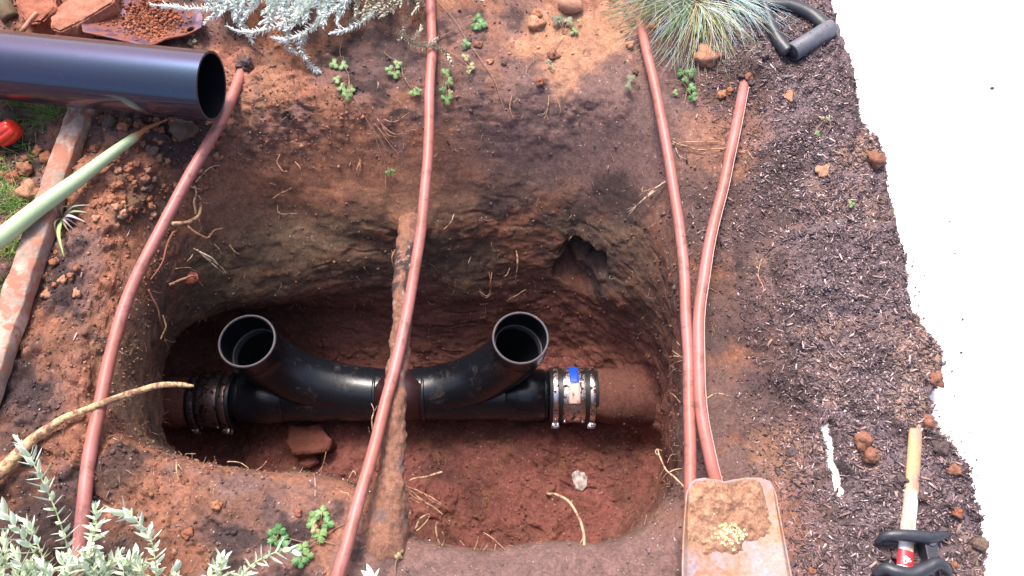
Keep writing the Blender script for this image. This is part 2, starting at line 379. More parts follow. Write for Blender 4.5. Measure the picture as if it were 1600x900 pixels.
def paint(px, py, z, r, c, a, thr=-.3, soft=.35):
    q = bhit(px, py); d = np.sqrt((X-q.x)**2+(Y-q.y)**2+(Z-q.z)**2)
    g = np.clip(1.25-d/max(r, 1e-4)+.8*n2+.35*n3, 0, 1); col[:] = lerp(col, np.array(c), a*sstep(0, soft+.3, g))
paint(960, 315, -.08, .05, c_hum, .85); paint(900, 330, -.09, .03, c_hum, .6); paint(1180, 330, 0, .09, c_hum*1.5, .7); paint(1230, 250, 0, .05, c_hum, .7)
paint(1100, 300, 0, .05, c_hum*1.4, .6); paint(780, 320, -.1, .04, c_hum*1.4, .6); paint(1290, 410, 0, .08, c_mul*.8, .6)
paint(510, 170, 0, .05, c_or*1.1, .8); paint(450, 130, 0, .05, c_or, .8); paint(480, 250, -.05, .09, c_or*.95, .7); paint(560, 260, -.06, .07, c_or*.9, .7)
paint(380, 130, 0, .06, c_orl*.8, .6); paint(900, 60, 0, .09, c_orl, .8); paint(870, 100, 0, .06, c_orl, .7); paint(960, 40, 0, .06, c_orl*1.05, .8)
paint(600, 90, 0, .07, c_hum*1.8, .8); paint(720, 120, 0, .07, c_pur*.7, .7); paint(300, 220, 0, .05, c_hum*1.4, .8); paint(230, 320, 0, .05, c_ol*.8, .7)
paint(260, 215, 0, .04, c_hum*1.3, .7); paint(80, 500, 0, .05, c_hum*1.2, .85); paint(100, 450, 0, .03, c_hum, .8); paint(40, 640, 0, .06, c_hum*1.3, .6)
paint(180, 740, 0, .06, c_hum*1.1, .85); paint(60, 820, 0, .10, c_hum*.9, .9); paint(200, 830, 0, .05, c_hum*1.1, .7); paint(350, 790, 0, .07, c_hum*1.6, .6); paint(380, 750, 0, .03, c_pur, .7)
paint(110, 560, 0, .05, c_or*.9, .7); paint(250, 780, 0, .05, c_or, .6); paint(1150, 130, 0, .06, c_hum*1.4, .75); paint(1060, 60, 0, .05, c_hum*1.4, .7)
paint(1370, 235, 0, .035, (.27, .15, .10), .9); paint(1330, 250, 0, .03, (.30, .17, .12), .8); paint(1285, 265, 0, .012, c_orl, .9); paint(1232, 152, 0, .010, c_orl, .9)
paint(1440, 560, 0, .045, (.29, .18, .14), .85); paint(1420, 640, 0, .03, (.30, .19, .14), .7); paint(1440, 500, 0, .02, (.32, .19, .13), .8); paint(1200, 700, -.03, .05, (.22, .12, .08), .8)
paint(1190, 620, -.03, .05, c_pur*.8, .7); paint(1350, 720, 0, .02, (.28, .15, .10), .8); paint(1120, 520, -.03, .04, c_pur*.8, .6)
paint(905, 750, -.5, .016, (.42, .40, .38), .95); paint(210, 560, -.1, .07, (.18, .105, .066), .8); paint(250, 620, -.2, .06, (.18, .105, .066), .8); paint(210, 640, -.1, .06, (.18, .105, .068), .8)
paint(330, 440, -.17, .07, (.115, .076, .046), .8); paint(420, 400, -.18, .09, (.12, .078, .050), .7); paint(500, 400, -.2, .08, (.13, .08, .052), .6)
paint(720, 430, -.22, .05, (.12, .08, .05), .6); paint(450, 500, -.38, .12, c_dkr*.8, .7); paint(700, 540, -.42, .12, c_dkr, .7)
paint(930, 420, -.22, .05, c_hum*1.5, .7); paint(640, 345, 0, .03, c_or*.9, .9); paint(1125, 620, 0, .10, c_pur*.72, .85); paint(1140, 470, 0, .09, c_pur*.66, .85); paint(1120, 360, 0, .08, c_pur*.6, .7); paint(1120, 740, 0, .07, c_pur*.75, .8); paint(1200, 560, 0, .06, c_hum*1.8, .6); paint(1195, 690, 0, .028, (.21, .11, .08), .8); paint(1230, 620, 0, .04, c_hum*1.7, .6); paint(990, 620, 0, .06, c_dkr*1.1, .8); paint(300, 150, 0, .0, c_or, 0); paint(80, 60, 0, .12, c_or*.95, .7); paint(350, 110, 0, .06, (.30, .13, .09), .8); paint(20, 500, 0, .06, c_or*1.1, .7)
col = lerp(col, np.array((.21, .115, .082)), (np.hypot(X-PC.x, Y-PC.y) > 6)*1.0)
col *= (1+.25*n3+.12*n2)[:, None]; col = np.clip(col, .01, .6)
ii = np.arange(NR-1)[:, None]*NT; jj = np.arange(NT)[None]; j2 = (jj+1) % NT
F = np.stack([ii+jj, ii+NT+jj, ii+NT+j2, ii+j2], -1).reshape(-1, 4)
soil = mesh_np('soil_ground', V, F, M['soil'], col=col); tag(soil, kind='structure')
a_, b_, c_ = V[F[3000]][:3]
if soil.data.polygons[NT*70].normal.z < 0: soil.data.flip_normals()
SV, SN, SCOL, SVV = V, Nn, col, VV
# coarse tree of the ground for setting things down on it
g2 = V.reshape(NR, NT, 3)[::2, ::2]; r2, c2 = g2.shape[:2]
i2 = np.arange(r2-1)[:, None]*c2; q2 = np.arange(c2)[None]; q3 = (q2+1) % c2
F2 = np.stack([i2+q2, i2+c2+q2, i2+c2+q3, i2+q3], -1).reshape(-1, 4)
BVH = BVHTree.FromPolygons(g2.reshape(-1, 3).tolist(), F2.tolist())
def hit(px, py, lift=0.0):
    """where the line of sight at (px, py) meets the soil"""
    o = Vector((0, 0, CAM_H)); d = raydir(px, py).normalized(); h, n, _, _ = BVH.ray_cast(o, d, 8)
    if h is None: h = P(px, py); n = Vector((0, 0, 1))
    if n.dot(d) > 0: n = -n
    return h+n*lift, n
def down(x, y, top=.5):
    h, n, _, _ = BVH.ray_cast(Vector((x, y, top)), Vector((0, 0, -1)), 4)
    return (h, n) if h is not None else (Vector((x, y, 0)), Vector((0, 0, 1)))

# concrete path, slab with a slightly uneven top
bm = bmesh.new(); x0 = sl; x1 = sl+1.8
gx = np.linspace(x0, x1, 40); gy = np.linspace(-6, 14, 60)
vs = [[bm.verts.new((x, y, -.003+.0012*math.sin(x*5+y*3))) for y in gy] for x in gx]
for i in range(len(gx)-1):
    for j in range(len(gy)-1): bm.faces.new((vs[i][j], vs[i+1][j], vs[i+1][j+1], vs[i][j+1]))
lo = [[bm.verts.new((x, y, -.12)) for y in (gy[0], gy[-1])] for x in (x0, x1)]
me = bpy.data.meshes.new('concrete_path'); bm.to_mesh(me); bm.free()
cp = bpy.data.objects.new('concrete_path', me); C.objects.link(cp); me.materials.append(M['concrete']); tag(cp, kind='structure')
sm = cp.modifiers.new('thick', 'SOLIDIFY'); sm.thickness = .11; sm.offset = -1
# ================================================================ PIPES IN THE PIT
def plastic_extra(N, L, c, mix, ramp, noise, b, geo):
    # mud film lying on what faces up, and scuffs that dull the gloss
    f = ramp(noise(26, 6, .7, .4), .56, .70); g = ramp(noise(160, 4, .7), .45, .62)
    mm = N.new('ShaderNodeMath'); mm.operation = 'MULTIPLY'; L.new(f, mm.inputs[0]); L.new(g, mm.inputs[1])
    rr = N.new('ShaderNodeMapRange'); rr.inputs['To Min'].default_value = .26; rr.inputs['To Max'].default_value = .8; L.new(f, rr.inputs['Value']); L.new(rr.outputs[0], b.inputs['Roughness'])
    k = N.new('ShaderNodeMath'); k.operation = 'MULTIPLY'; L.new(mm.outputs[0], k.inputs[0]); k.inputs[1].default_value = .75
    return mix(k.outputs[0], c, (.10, .055, .045))
M['blk'] = mat('black_pipe_plastic', (.008, .009, .013), rough=.3, spec=.5, extra=plastic_extra, bump=.0004, bscale=60)
M['blk_in'] = mat('black_pipe_inside', (.006, .007, .010), rough=.35)
M['blk_rim'] = mat('scuffed_pipe_rim', (.050, .045, .055), rough=.5, dirt=(.18, .10, .08), dirt_amt=.35, dirt_scale=60)
def gloss_extra(N, L, c, mix, ramp, noise, b, geo):
    f = ramp(noise(30, 6, .75, .5), .54, .72); g = ramp(noise(260, 4, .7), .50, .66)
    mm = N.new('ShaderNodeMath'); mm.operation = 'MULTIPLY'; L.new(f, mm.inputs[0]); L.new(g, mm.inputs[1])
    k = N.new('ShaderNodeMath'); k.operation = 'MULTIPLY'; L.new(mm.outputs[0], k.inputs[0]); k.inputs[1].default_value = .35
    return mix(k.outputs[0], c, (.20, .15, .14))
M['gloss'] = mat('glossy_black_pipe', (.026, .024, .032), rough=.24, spec=.8, thin=335, coat=.8, extra=gloss_extra, bump=.0003, bscale=22)
M['steel'] = mat('stainless_steel', (.62, .58, .58), rough=.22, metal=1, dirt=(.15, .075, .055), dirt_amt=.46, dirt_scale=70)
M['rubber'] = mat('black_rubber', (.012, .012, .014), rough=.45)
M['clay'] = mat('clay_pipe', (.20, .075, .05), rough=.8, grain=.4, gscale=160, bump=.001, bscale=120, dirt=(.06, .03, .025), dirt_amt=.4, dirt_scale=30)
M['blue'] = mat('blue_tag', (.01, .07, .75), rough=.45)
M['tagp'] = mat('muddy_label', (.62, .42, .36), rough=.6, dirt=(.12, .05, .035), dirt_amt=.42, dirt_scale=90)

def ring_tube(buf, path, r0, r1, seg=40, col=None):
    """hollow pipe: outer wall, inner wall, end rings; r may vary"""
    path = np.asarray(path)[:, :3]; n = len(path)
    r0 = np.broadcast_to(r0, (n,)); r1 = np.broadcast_to(r1, (n,))
    V0, F0 = tube_arrays(path, r0, seg, False); V1, F1 = tube_arrays(path, r1, seg, False)
    buf.add(V0, F0, col); buf.add(V1, F1[:, ::-1], col)
    return buf
def annulus(buf, path, end, ra, rb, seg=40, th=.002):
    path = np.asarray(path)[:, :3]; T, N, B = frames(path); i = 0 if end == 0 else -1
    a = np.linspace(0, 2*math.pi, seg, endpoint=False); d = T[i]*(-1 if end == 0 else 1)
    prof = [(ra, 0), (ra*.75+rb*.25, th), (ra*.25+rb*.75, th), (rb, 0)]
    V = np.concatenate([path[i]+r*(np.cos(a)[:, None]*N[i]+np.sin(a)[:, None]*B[i])+d*h for r, h in prof])
    F = []
    for k in range(3):
        for j in range(seg): F.append((k*seg+j, k*seg+(j+1) % seg, (k+1)*seg+(j+1) % seg, (k+1)*seg+j))
    return buf.add(V, F)
PR = .0525
yM = P(630, 618, -.43)
def fix(root, *objs):
    for o in objs: local(o, root)
# --- the black double sweep junction
axL = P(372, 622, -.43); axR = P(858, 617, -.43)
root = root_at('drain_junction', axL.lerp(axR, .5)+Vector((0, 0, -.055)), 'black plastic twin riser drain junction lying across the bottom of the dug pit', 'drain fitting')
b = Buf(); mp = crom([axL, axL.lerp(axR, .5), axR], 60)
b.tube(mp, PR*.94, 44); o1 = b.build('main_pipe', M['blk'], root)
socks = []
for x0, x1 in ((.86, .985), (.02, .16)):
    q0 = axL.lerp(axR, x0); q1 = axL.lerp(axR, x1); b = Buf(); b.tube(np.array([q0, q0.lerp(q1, .03), q0.lerp(q1, .97), q1]), [PR*.95, PR*1.01, PR*1.01, PR*.95], 44); socks.append(b.build('socket', M['blk'], root, smooth=True))
Lpts = [(388,529,-.245),(392,541,-.275),(418,562,-.33),(468,590,-.385),(530,607,-.415),(590,615,-.425),(636,617,-.426)]
Rpts = [(818,524,-.245),(813,538,-.278),(794,560,-.33),(752,588,-.385),(705,606,-.415),(668,613,-.425),(636,617,-.426)]
parts = [o1]+socks
for pts in (Lpts, Rpts):
    pth = crom([tuple(P(*q)) for q in pts], 70)
    # mouth points straight up
    up = np.array([0, 0, 1.0]); pth[:8] = pth[8]+np.linspace(1, 0, 8)[:, None]*np.linalg.norm(pth[0]-pth[8])*(up*.75+.25*(pth[0]-pth[8])/np.linalg.norm(pth[0]-pth[8]))
    pth = crom(pth[::3], 70)
    rr = np.full(70, PR*.99); rr[:9] = PR*1.02; rr[9] = PR*1.0
    b = Buf(); V_, F_ = tube_arrays(pth, rr, 48, False); b.add(V_, F_); ro = b.build('riser', M['blk'], root); parts.append(ro)
    b = Buf(); V_, F_ = tube_arrays(pth[:40], PR*.925, 48, False); b.add(V_, F_[:, ::-1]); inn = b.build('riser_lining', M['blk_in'], root); parts.append(inn)
    b = Buf(); annulus(b, pth, 0, PR*1.02, PR*.925, 48); rim = b.build('riser_rim', M['blk_rim'], root); parts.append(rim)
    # the stop ring inside the mouth
    b = Buf(); V_, F_ = tube_arrays(pth[9:12], PR*.86, 48, False); b.add(V_, F_[:, ::-1]); annulus(b, pth[9:], 0, PR*.925, PR*.86, 48); st = b.build('stop_ring', M['blk_rim'], root); parts.append(st)
# weld seams round the middle
ax = (axR-axL).normalized()
for px in (590, 664):
    q = P(px, 617, -.426); b = Buf(); b.tube([q-ax*.004, q-ax*.003, q+ax*.003, q+ax*.004], [PR*.96, PR*1.035, PR*1.035, PR*.96], 44); parts.append(b.build('seam_ring', M['blk'], root))
q0 = P(592, 617, -.426); q1 = P(662, 617, -.426)
b = Buf(); b.tube([q0, q1], PR*1.008, 44); parts.append(b.build('centre_sleeve', mat('reddish_sleeve', (.028, .009, .010), rough=.33, spec=.6), root))
fix(root, *parts)

# --- couplings
def band(root, c, axis, w, r, matl, name, seg=56, th=.0018):
    b = Buf(); b.tube([c-axis*(w/2+.0001), c-axis*w/2, c-axis*(w/2-.0012), c+axis*(w/2-.0012), c+axis*w/2, c+axis*(w/2+.0001)], [r-th, r-.0004, r, r, r-.0004, r-th], seg)
    return b.build(name, matl, root)
def shear_coupling(px0, px1, py, z, label, dark):
    a = P(px0, py, z); c = P(px1, py, z); axis = (c-a).normalized(); ln = (c-a).length; mid = a.lerp(c, .5)
    root = root_at('pipe_coupling', mid+Vector((0, 0, -.06)), label, 'pipe coupling', 'couplings joining the pit pipes')
    stl = M['steel'] if not dark else M['steel_dk']
    out = [band(root, mid, axis, ln+.012, PR*1.05, M['rubber'], 'rubber_sleeve')]
    out.append(band(root, mid, axis, ln*.52, PR*1.085, stl, 'shear_band'))
    side = Vector((0, -1, 0)); upv = Vector((0, 0, 1)); cb = PR*1.12
    for s in (-1, 1):
        cc = mid+axis*s*(ln*.5-.006)
        bd = band(root, cc, axis, .0112, cb, stl, 'clamp_band'); out.append(bd)
        # worm housing and bolt on the near lower side
        for ang, nm in ((math.radians(-6), 'bolt_housing'),):
            dn = (side*math.cos(ang)+upv*math.sin(ang)); tg = (side*math.sin(ang)*-1+upv*math.cos(ang))*-1
            hc = cc+dn*(cb+.004)
            for k, (w_, h_, l_, off) in enumerate(((.0150, .010, .008, -.007), (.0150, .010, .006, .009))):
                hb = Buf(); m4 = Matrix.Translation(hc+tg*off) @ Matrix((axis, tg, dn)).transposed().to_4x4()
                V_ = np.array([m4 @ Vector((x*w_/2, y*l_/2, zz*h_/2)) for x in (-1, 1) for y in (-1, 1) for zz in (-1, 1)])
                F_ = [(0,1,3,2),(4,6,7,5),(0,4,5,1),(2,3,7,6),(0,2,6,4),(1,5,7,3)]
                hb.add(V_, F_); ho = hb.build('clamp_lug', stl, root, smooth=False); out.append(ho)
                bv = ho.modifiers.new('bevel', 'BEVEL'); bv.width = .0008; bv.segments = 2
            hb = Buf(); hb.tube([hc-tg*.022, hc+tg*.030], .0026, 10); hb.tube([hc+tg*.016, hc+tg*.024], .0026, 6); out.append(hb.build('bolt', stl, root))
    for s in (-.42, .42):
        ang = math.radians(8); dn = side*math.cos(ang)+upv*math.sin(ang); cc = mid+axis*s*ln*.5+dn*PR*1.09
        hb = Buf(); hb.tube([cc-dn*.001, cc+dn*.004], [.0042, .0034], 12); out.append(hb.build('rivet', stl, root))
    return root, out, mid, axis, ln
M['steel_dk'] = mat('grimy_steel', (.30, .22, .21), rough=.32, metal=.9, dirt=(.045, .022, .018), dirt_amt=.48, dirt_scale=50)
root, out, mid, axis, ln = shear_coupling(862, 927, 617, -.43, 'shiny steel pipe coupling with blue tag on the right end of the black junction', False)
def wrap_patch(root, name, mid, axis, x0, x1, a0, a1, r, matl):
    na = 16; nx = 5; V_ = []; F_ = []
    for i in range(nx):
        for j in range(na):
            a = math.radians(a0+(a1-a0)*j/(na-1)); d = Vector((0, -1, 0))*math.sin(a)+Vector((0, 0, 1))*math.cos(a); V_.append(mid+axis*(x0+(x1-x0)*i/(nx-1))+d*r)
    for i in range(nx-1):
        for j in range(na-1): F_.append((i*na+j, i*na+j+1, (i+1)*na+j+1, (i+1)*na+j))
    bb = Buf(); bb.add(np.array(V_), F_); o = bb.build(name, matl, root); m_ = o.modifiers.new('th', 'SOLIDIFY'); m_.thickness = .0006; m_.offset = -1; return o
out.append(wrap_patch(root, 'blue_tag', mid, axis, -.009, .009, -62, -9, PR*1.105, M['blue'])); out.append(wrap_patch(root, 'paper_label', mid, axis, -.011, .011, -8, 34, PR*1.105, M['tagp']))
fix(root, *out)
root, out, mid, axis, ln = shear_coupling(309, 366, 626, -.43, 'dark grimy pipe coupling joining the clay pipe stub on the left of the pit', True); fix(root, *out)
# --- clay pipe stub on the left, mud covered pipe on the right
a = P(180, 632, -.435); c = P(312, 627, -.43); b = Buf(); pth = crom([a, a.lerp(c, .5), c], 30); V_, F_ = tube_arrays(pth, PR*.99, 40); b.add(V_, F_)
o = b.build('clay_pipe', M['clay']); o.location = (0, 0, 0); tag(o, 'old red clay pipe coming out of the left pit wall into the dark coupling', 'clay pipe')
a = P(925, 617, -.43); c = P(1040, 622, -.435); pth = crom([a, a.lerp(c, .5), c], 60); V_, F_ = tube_arrays(pth, np.linspace(PR*1.0, PR*1.12, 60), 60)
nn = fbm(V_, 40, 4, 301); nv = np.repeat(pth, 60, 0); dd = V_[:3600]-nv; V_[:3600] += dd/np.linalg.norm(dd, axis=1)[:, None]*(.004*nn[:3600]+.002)[:, None]
b = Buf(); b.add(V_, F_, np.array((.115, .046, .036))); o = b.build('soil_caked_pipe', M['soil']); tag(o, 'soil caked drain pipe running from the shiny coupling into the right bank', 'drain pipe')

# --- glossy black pipe lying above ground, top left
mth = P(331, 135, .093); lf = P(-520, 50, .112); rad = .0555
root = root_at('black_drain_pipe', (mth+lf)/2-Vector((0, 0, rad)), 'length of glossy black drain pipe resting on the timber at top left', 'drain pipe')
pth = crom([lf, lf.lerp(mth, .5), mth], 50)
b = Buf(); b.add(*tube_arrays(pth, rad, 72, False)); o1 = b.build('pipe_wall', M['gloss'], root)
b = Buf(); V_, F_ = tube_arrays(pth, rad-.0042, 72, False); b.add(V_, F_[:, ::-1]); o2 = b.build('pipe_lining', M['blk_in'], root)
b = Buf(); annulus(b, pth, 1, rad, rad-.0042, 72, .0006); o3 = b.build('cut_rim', M['blk_rim'], root); fix(root, o1, o2, o3)

# --- the four pink brown irrigation hoses
def hose_extra(N, L, c, mix, ramp, noise, b, geo):
    f = ramp(noise(38, 6, .8, .6), .50, .62); k = N.new('ShaderNodeMath'); k.operation = 'MULTIPLY'; L.new(f, k.inputs[0]); k.inputs[1].default_value = .7
    c = mix(k.outputs[0], c, (.17, .075, .05)); s2 = ramp(noise(5, 3, .6), .52, .66); k2 = N.new('ShaderNodeMath'); k2.operation = 'MULTIPLY'; L.new(s2, k2.inputs[0]); k2.inputs[1].default_value = .45; c = mix(k2.outputs[0], c, (.26, .10, .07)); g = ramp(noise(420, 3, .6), .68, .74)
    return mix(g, c, (.08, .03, .025))
M['hose'] = mat('irrigation_hose', (.37, .125, .098), rough=.45, spec=.5, tint=(.43, .16, .15), tint_scale=6, extra=hose_extra, coat=0)
M['stripe'] = mat('hose_stripe', (.62, .40, .34), rough=.4)
def hose(pts, r, label, stripe=False):
    path = crom([tuple(P(*q)) for q in pts], 160)
    path[:, :3] += (.0008*np.stack([vnoise(path, 14, 5), vnoise(path, 14, 6), vnoise(path, 14, 7)], 1))
    rr = np.full(160, r)
    if not stripe:
        b = Buf(); b.tube(path, rr*.95, 20); o = b.build('irrigation_hose', M['hose']); return tag(o, label, 'hose', 'pink brown irrigation hoses')
    mid = path[80]; root = root_at('irrigation_hose', Vector(mid), label, 'hose', 'pink brown irrigation hoses')
    b = Buf(); b.tube(path, rr, 20); o = b.build('hose_wall', M['hose'], root)
    T, N, B = frames(path); side = np.tile(np.array([1.0, 0, .35]), (160, 1)); side -= T*np.sum(side*T, 1)[:, None]; side /= np.linalg.norm(side, axis=1)[:, None]
    b = Buf(); b.tube(path+side*(r-.0002), .0010, 8); o2 = b.build('pale_stripe', M['stripe'], root); fix(root, o, o2); return root
hose([(392,88,-.03),(378,112,.0),(345,190,.022),(290,285,.018),(235,390,.016),(198,470,.012),(172,560,.010),(152,650,.012),(138,730,.012),(130,800,.014),(122,880,.014),(116,980,.01)], .0097, 'leftmost irrigation hose, curving down past the glossy black pipe mouth')
hose([(676,-330,-.03),(674,-150,.0),(673,-60,.004),(673,0,.008),(675,60,.012),(671,150,.016),(669,240,.012),(660,340,.0),(645,440,-.012),(625,540,-.016),(600,640,-.008),(573,740,.012),(548,830,.03),(530,890,.035),(510,960,.03),(470,1130,.0),(455,1200,-.03)], .0092, 'irrigation hose crossing the middle of the pit over the soil caked pipe')
hose([(975,-30,-.03),(998,35,.0),(1010,80,.014),(1028,160,.016),(1047,260,.012),(1062,360,.004),(1070,450,.0),(1075,560,-.002),(1078,680,.0),(1078,800,.0),(1077,880,.003),(1076,960,.002),(1075,1120,.0),(1075,1180,-.03)], .0090, 'long irrigation hose running from under the blue grass to the left of the spade blade')
hose([(1166,112,-.03),(1164,126,-.008),(1161,140,.005),(1150,200,.014),(1130,290,.012),(1106,390,.008),(1094,480,.006),(1091,560,.006),(1097,650,.006),(1110,720,.006),(1122,770,.0),(1140,860,.0),(1150,950,-.02)], .0088, 'short irrigation hose with a pale stripe, going under the spade blade', True)

# --- the old soil caked pipe that bridges the pit from far wall to near bank
pts = [(640,345,-.11),(637,385,-.075),(632,440,-.05),(628,500,-.04),(621,580,-.036),(617,650,-.035),(612,720,-.035),(606,790,-.038),(600,850,-.04),(596,905,-.06)]
hq, hn = hit(640, 350); h2 = P(636, 392, -.09)
path = crom([tuple(hq-hn*.03), tuple(hq.lerp(h2, .5)+Vector((0, 0, .004)))]+[tuple(P(*q)) for q in pts[2:]], 260); tt = np.linspace(0, 1, 260)
rr = .0165+.0015*np.sin(tt*9)+.016*sstep(.74, .95, tt)+.010*sstep(.10, 0, tt)
V_, F_ = tube_arrays(path, rr, 64); npt = 260*64; ctr = np.repeat(path, 64, 0); dd = V_[:npt]-ctr; dd /= np.linalg.norm(dd, axis=1)[:, None]
f1 = fbm(V_, 45, 4, 401); f2 = fbm(V_, 160, 3, 411); wdd, wii = worley(V_, 90, 421)
flk = np.repeat(sstep(.17, .23, tt)*sstep(.44, .37, tt), 64)
V_[:npt] += dd*(.0050*f1+.0011*f2+.0018*np.clip(1-wdd, 0, 1)*(wii > .5))[:npt, None]
cc = np.tile(np.array((.225, .11, .075)), (len(V_), 1)); cc = cc*(1+.35*f2+.2*f1)[:, None]
k = np.zeros(len(V_)); k[:npt] = flk
rt = np.zeros(len(V_)); rt[:npt] = sstep(-.1, .5, dd[:, 0])
bm_ = np.clip(sstep(.08, .3, f1+.45*rt)*k*.85, 0, 1); cc = lerp(cc, np.array((.02, .02, .024)), bm_)
fl = sstep(.42, .55, fbm(V_, 150, 3, 431)+.15*rt)*k; cc = lerp(cc, np.array((.34, .30, .30)), fl)
gy = sstep(.2, .4, fbm(V_, 30, 3, 441))*(1-k); cc = lerp(cc, np.array((.13, .10, .10)), .6*gy)
b = Buf(); b.add(V_, F_, np.clip(cc, .01, .7)); o = b.build('soil_caked_pipe', M['soil']); tag(o, 'old soil caked pipe with flaking black coat, bridging the pit from far wall to bank', 'old pipe')

# ================================================================ TOOLS AND LOOSE THINGS
def slab(buf, outline, top, bot, col=None, dome=None):
    """closed prism from an outline of (x, y) with top/bottom height functions"""
    n = len(outline); c = np.mean(np.array(outline), 0)
    rings = []
    for f, which in ((.0, 't'), (.5, 't'), (.93, 't'), (1, 'm'), (.93, 'b'), (.0, 'b')):
        for x, y in outline:
            X_, Y_ = c[0]+(x-c[0])*f, c[1]+(y-c[1])*f; zt, zb = top(X_, Y_), bot(X_, Y_)
            rings.append((X_, Y_, {'t': zt, 'm': (zt+zb)/2, 'b': zb}[which]))
    F_ = []
    for k in range(5):
        for j in range(n): F_.append((k*n+j, (k+1)*n+j, (k+1)*n+(j+1) % n, k*n+(j+1) % n))
    return buf.add(np.array(rings), F_, col)
def cubelike(name, pts8, matl, parent=None, bev=.002):
    F_ = [(0, 3, 2, 1), (4, 5, 6, 7), (0, 1, 5, 4), (1, 2, 6, 5), (2, 3, 7, 6), (3, 0, 4, 7)]
    b = Buf(); b.add(np.array([list(p) for p in pts8]), F_); o = b.build(name, matl, parent, smooth=False)
    m_ = o.modifiers.new('bevel', 'BEVEL'); m_.width = bev; m_.segments = 3; return o
def beam(buf, a, b_, w, h, col=None, n=30, amp=.001, w2=None, up=Vector((0, 0, 1)), seed=0, round_=.18):
    """board or bar with slightly worn edges from a to b"""
    a = Vector(a); b_ = Vector(b_); t = (b_-a).normalized(); s = t.cross(up).normalized(); u = s.cross(t).normalized(); w2 = w2 or w
    prof = []
    for sx, sy in ((1, 1), (-1, 1), (-1, -1), (1, -1)):
        for k in ((0, 1) if sx*sy > 0 else (1, 0)):
            prof.append((sx*(1-(round_*(h/w) if k == 0 else 0)), sy*(1-(round_ if k == 1 else 0))))
    prof = [(1, .8), (.93, 1), (0, 1), (-.93, 1), (-1, .8), (-1, 0), (-1, -.8), (-.93, -1), (0, -1), (.93, -1), (1, -.8), (1, 0)]
    V_ = []
    for i in range(n):
        f = i/(n-1); p = a.lerp(b_, f); ww = w+(w2-w)*f
        for x, y in prof: V_.append(p+s*(x*ww/2)+u*(y*h/2))
    m = len(prof); F_ = []
    for i in range(n-1):
        for j in range(m): F_.append((i*m+j, i*m+(j+1) % m, (i+1)*m+(j+1) % m, (i+1)*m+j))
    V_ = np.array(V_); c0 = len(V_); V_ = np.vstack([V_, list(a), list(b_)])
    for j in range(m): F_.append((c0, (j+1) % m, j, c0)); F_.append((c0+1, (n-1)*m+j, (n-1)*m+(j+1) % m, c0+1))
    if amp: V_ += amp*np.stack([vnoise(V_, 60, seed+1), vnoise(V_, 60, seed+2), vnoise(V_, 60, seed+3)], 1)
    return buf.add(V_, F_, col)
# dirty board under the black pipe
M['board'] = mat('muddy_board', (.52, .36, .29), rough=.8, grain=.35, gscale=120, bump=.0012, bscale=170, dirt=(.36, .15, .10), dirt_amt=.48, dirt_scale=34, tint=(.30, .21, .17), tint_scale=12)
b = Buf(); beam(b, P(142, 130, .020), P(-32, 640, .022), .034, .026, n=60, amp=.0016, w2=.038); o = b.build('board', M['board']); tag(o, 'muddy narrow wooden board slanting down from under the glossy black pipe', 'board')
# pale green stalk with dried brown tip
M['stalk'] = mat('pale_green_stalk', attr=True, rough=.5, grain=.12, gscale=250, spec=.5)
path = crom([tuple(P(*q)) for q in [(-60,412,.055),(0,372,.052),(60,325,.050),(120,282,.047),(175,240,.040),(215,211,.034),(232,199,.030),(262,187,.018)]], 90)
tt = np.linspace(0, 1, 90); rr = np.interp(tt, [0, .5, .80, .83, .87, 1], [.0150, .0118, .0078, .0074, .0040, .0010])
V_, F_ = tube_arrays(path, rr, 18); sidx = np.r_[np.repeat(tt, 18), 0, 1]; gcol = lerp(np.tile(np.array((.40, .52, .30)), (len(V_), 1)), np.array((.45, .17, .07)), sstep(.80, .86, sidx))
b = Buf(); b.add(V_, F_, gcol); o = b.build('plant_stalk', M['stalk']); tag(o, 'thick pale green stalk with a dried brown tip lying across the muddy board', 'plant stalk')
# red ribbed cap at the left edge
M['red'] = mat('red_plastic', (.70, .035, .02), rough=.28, spec=.6)
cpos = P(10, 208, .035); axd = Vector((.85, .30, .42)).normalized(); s1 = axd.cross(Vector((0, 0, 1))).normalized(); s2 = s1.cross(axd)
root = root_at('tap_cap', cpos-Vector((0, 0, .02)), 'red ribbed plastic cap at the left edge below the glossy black pipe', 'plastic cap')
V_ = []; nseg = 48; prof = [(-.022, .010), (-.018, .016), (-.008, .0185), (.006, .018), (.016, .0165), (.0205, .0135), (.022, .006), (.022, 0)]
for h, r in prof:
    for j in range(nseg):
        a = 2*math.pi*j/nseg; r2 = r*(1-.17*max(0, math.cos(a*8))**2*(1 if -.02 < h < .019 else 0)); V_.append(cpos+axd*h+(s1*math.cos(a)+s2*math.sin(a))*r2)
F_ = [(k*nseg+j, k*nseg+(j+1) % nseg, (k+1)*nseg+(j+1) % nseg, (k+1)*nseg+j) for k in range(len(prof)-1) for j in range(nseg)]
b = Buf(); b.add(np.array(V_), F_); o1 = b.build('cap', M['red'], root); b = Buf(); b.tube([cpos-axd*.06, cpos-axd*.015], .010, 20); o2 = b.build('cap_neck', M['rubber'], root); fix(root, o1, o2)

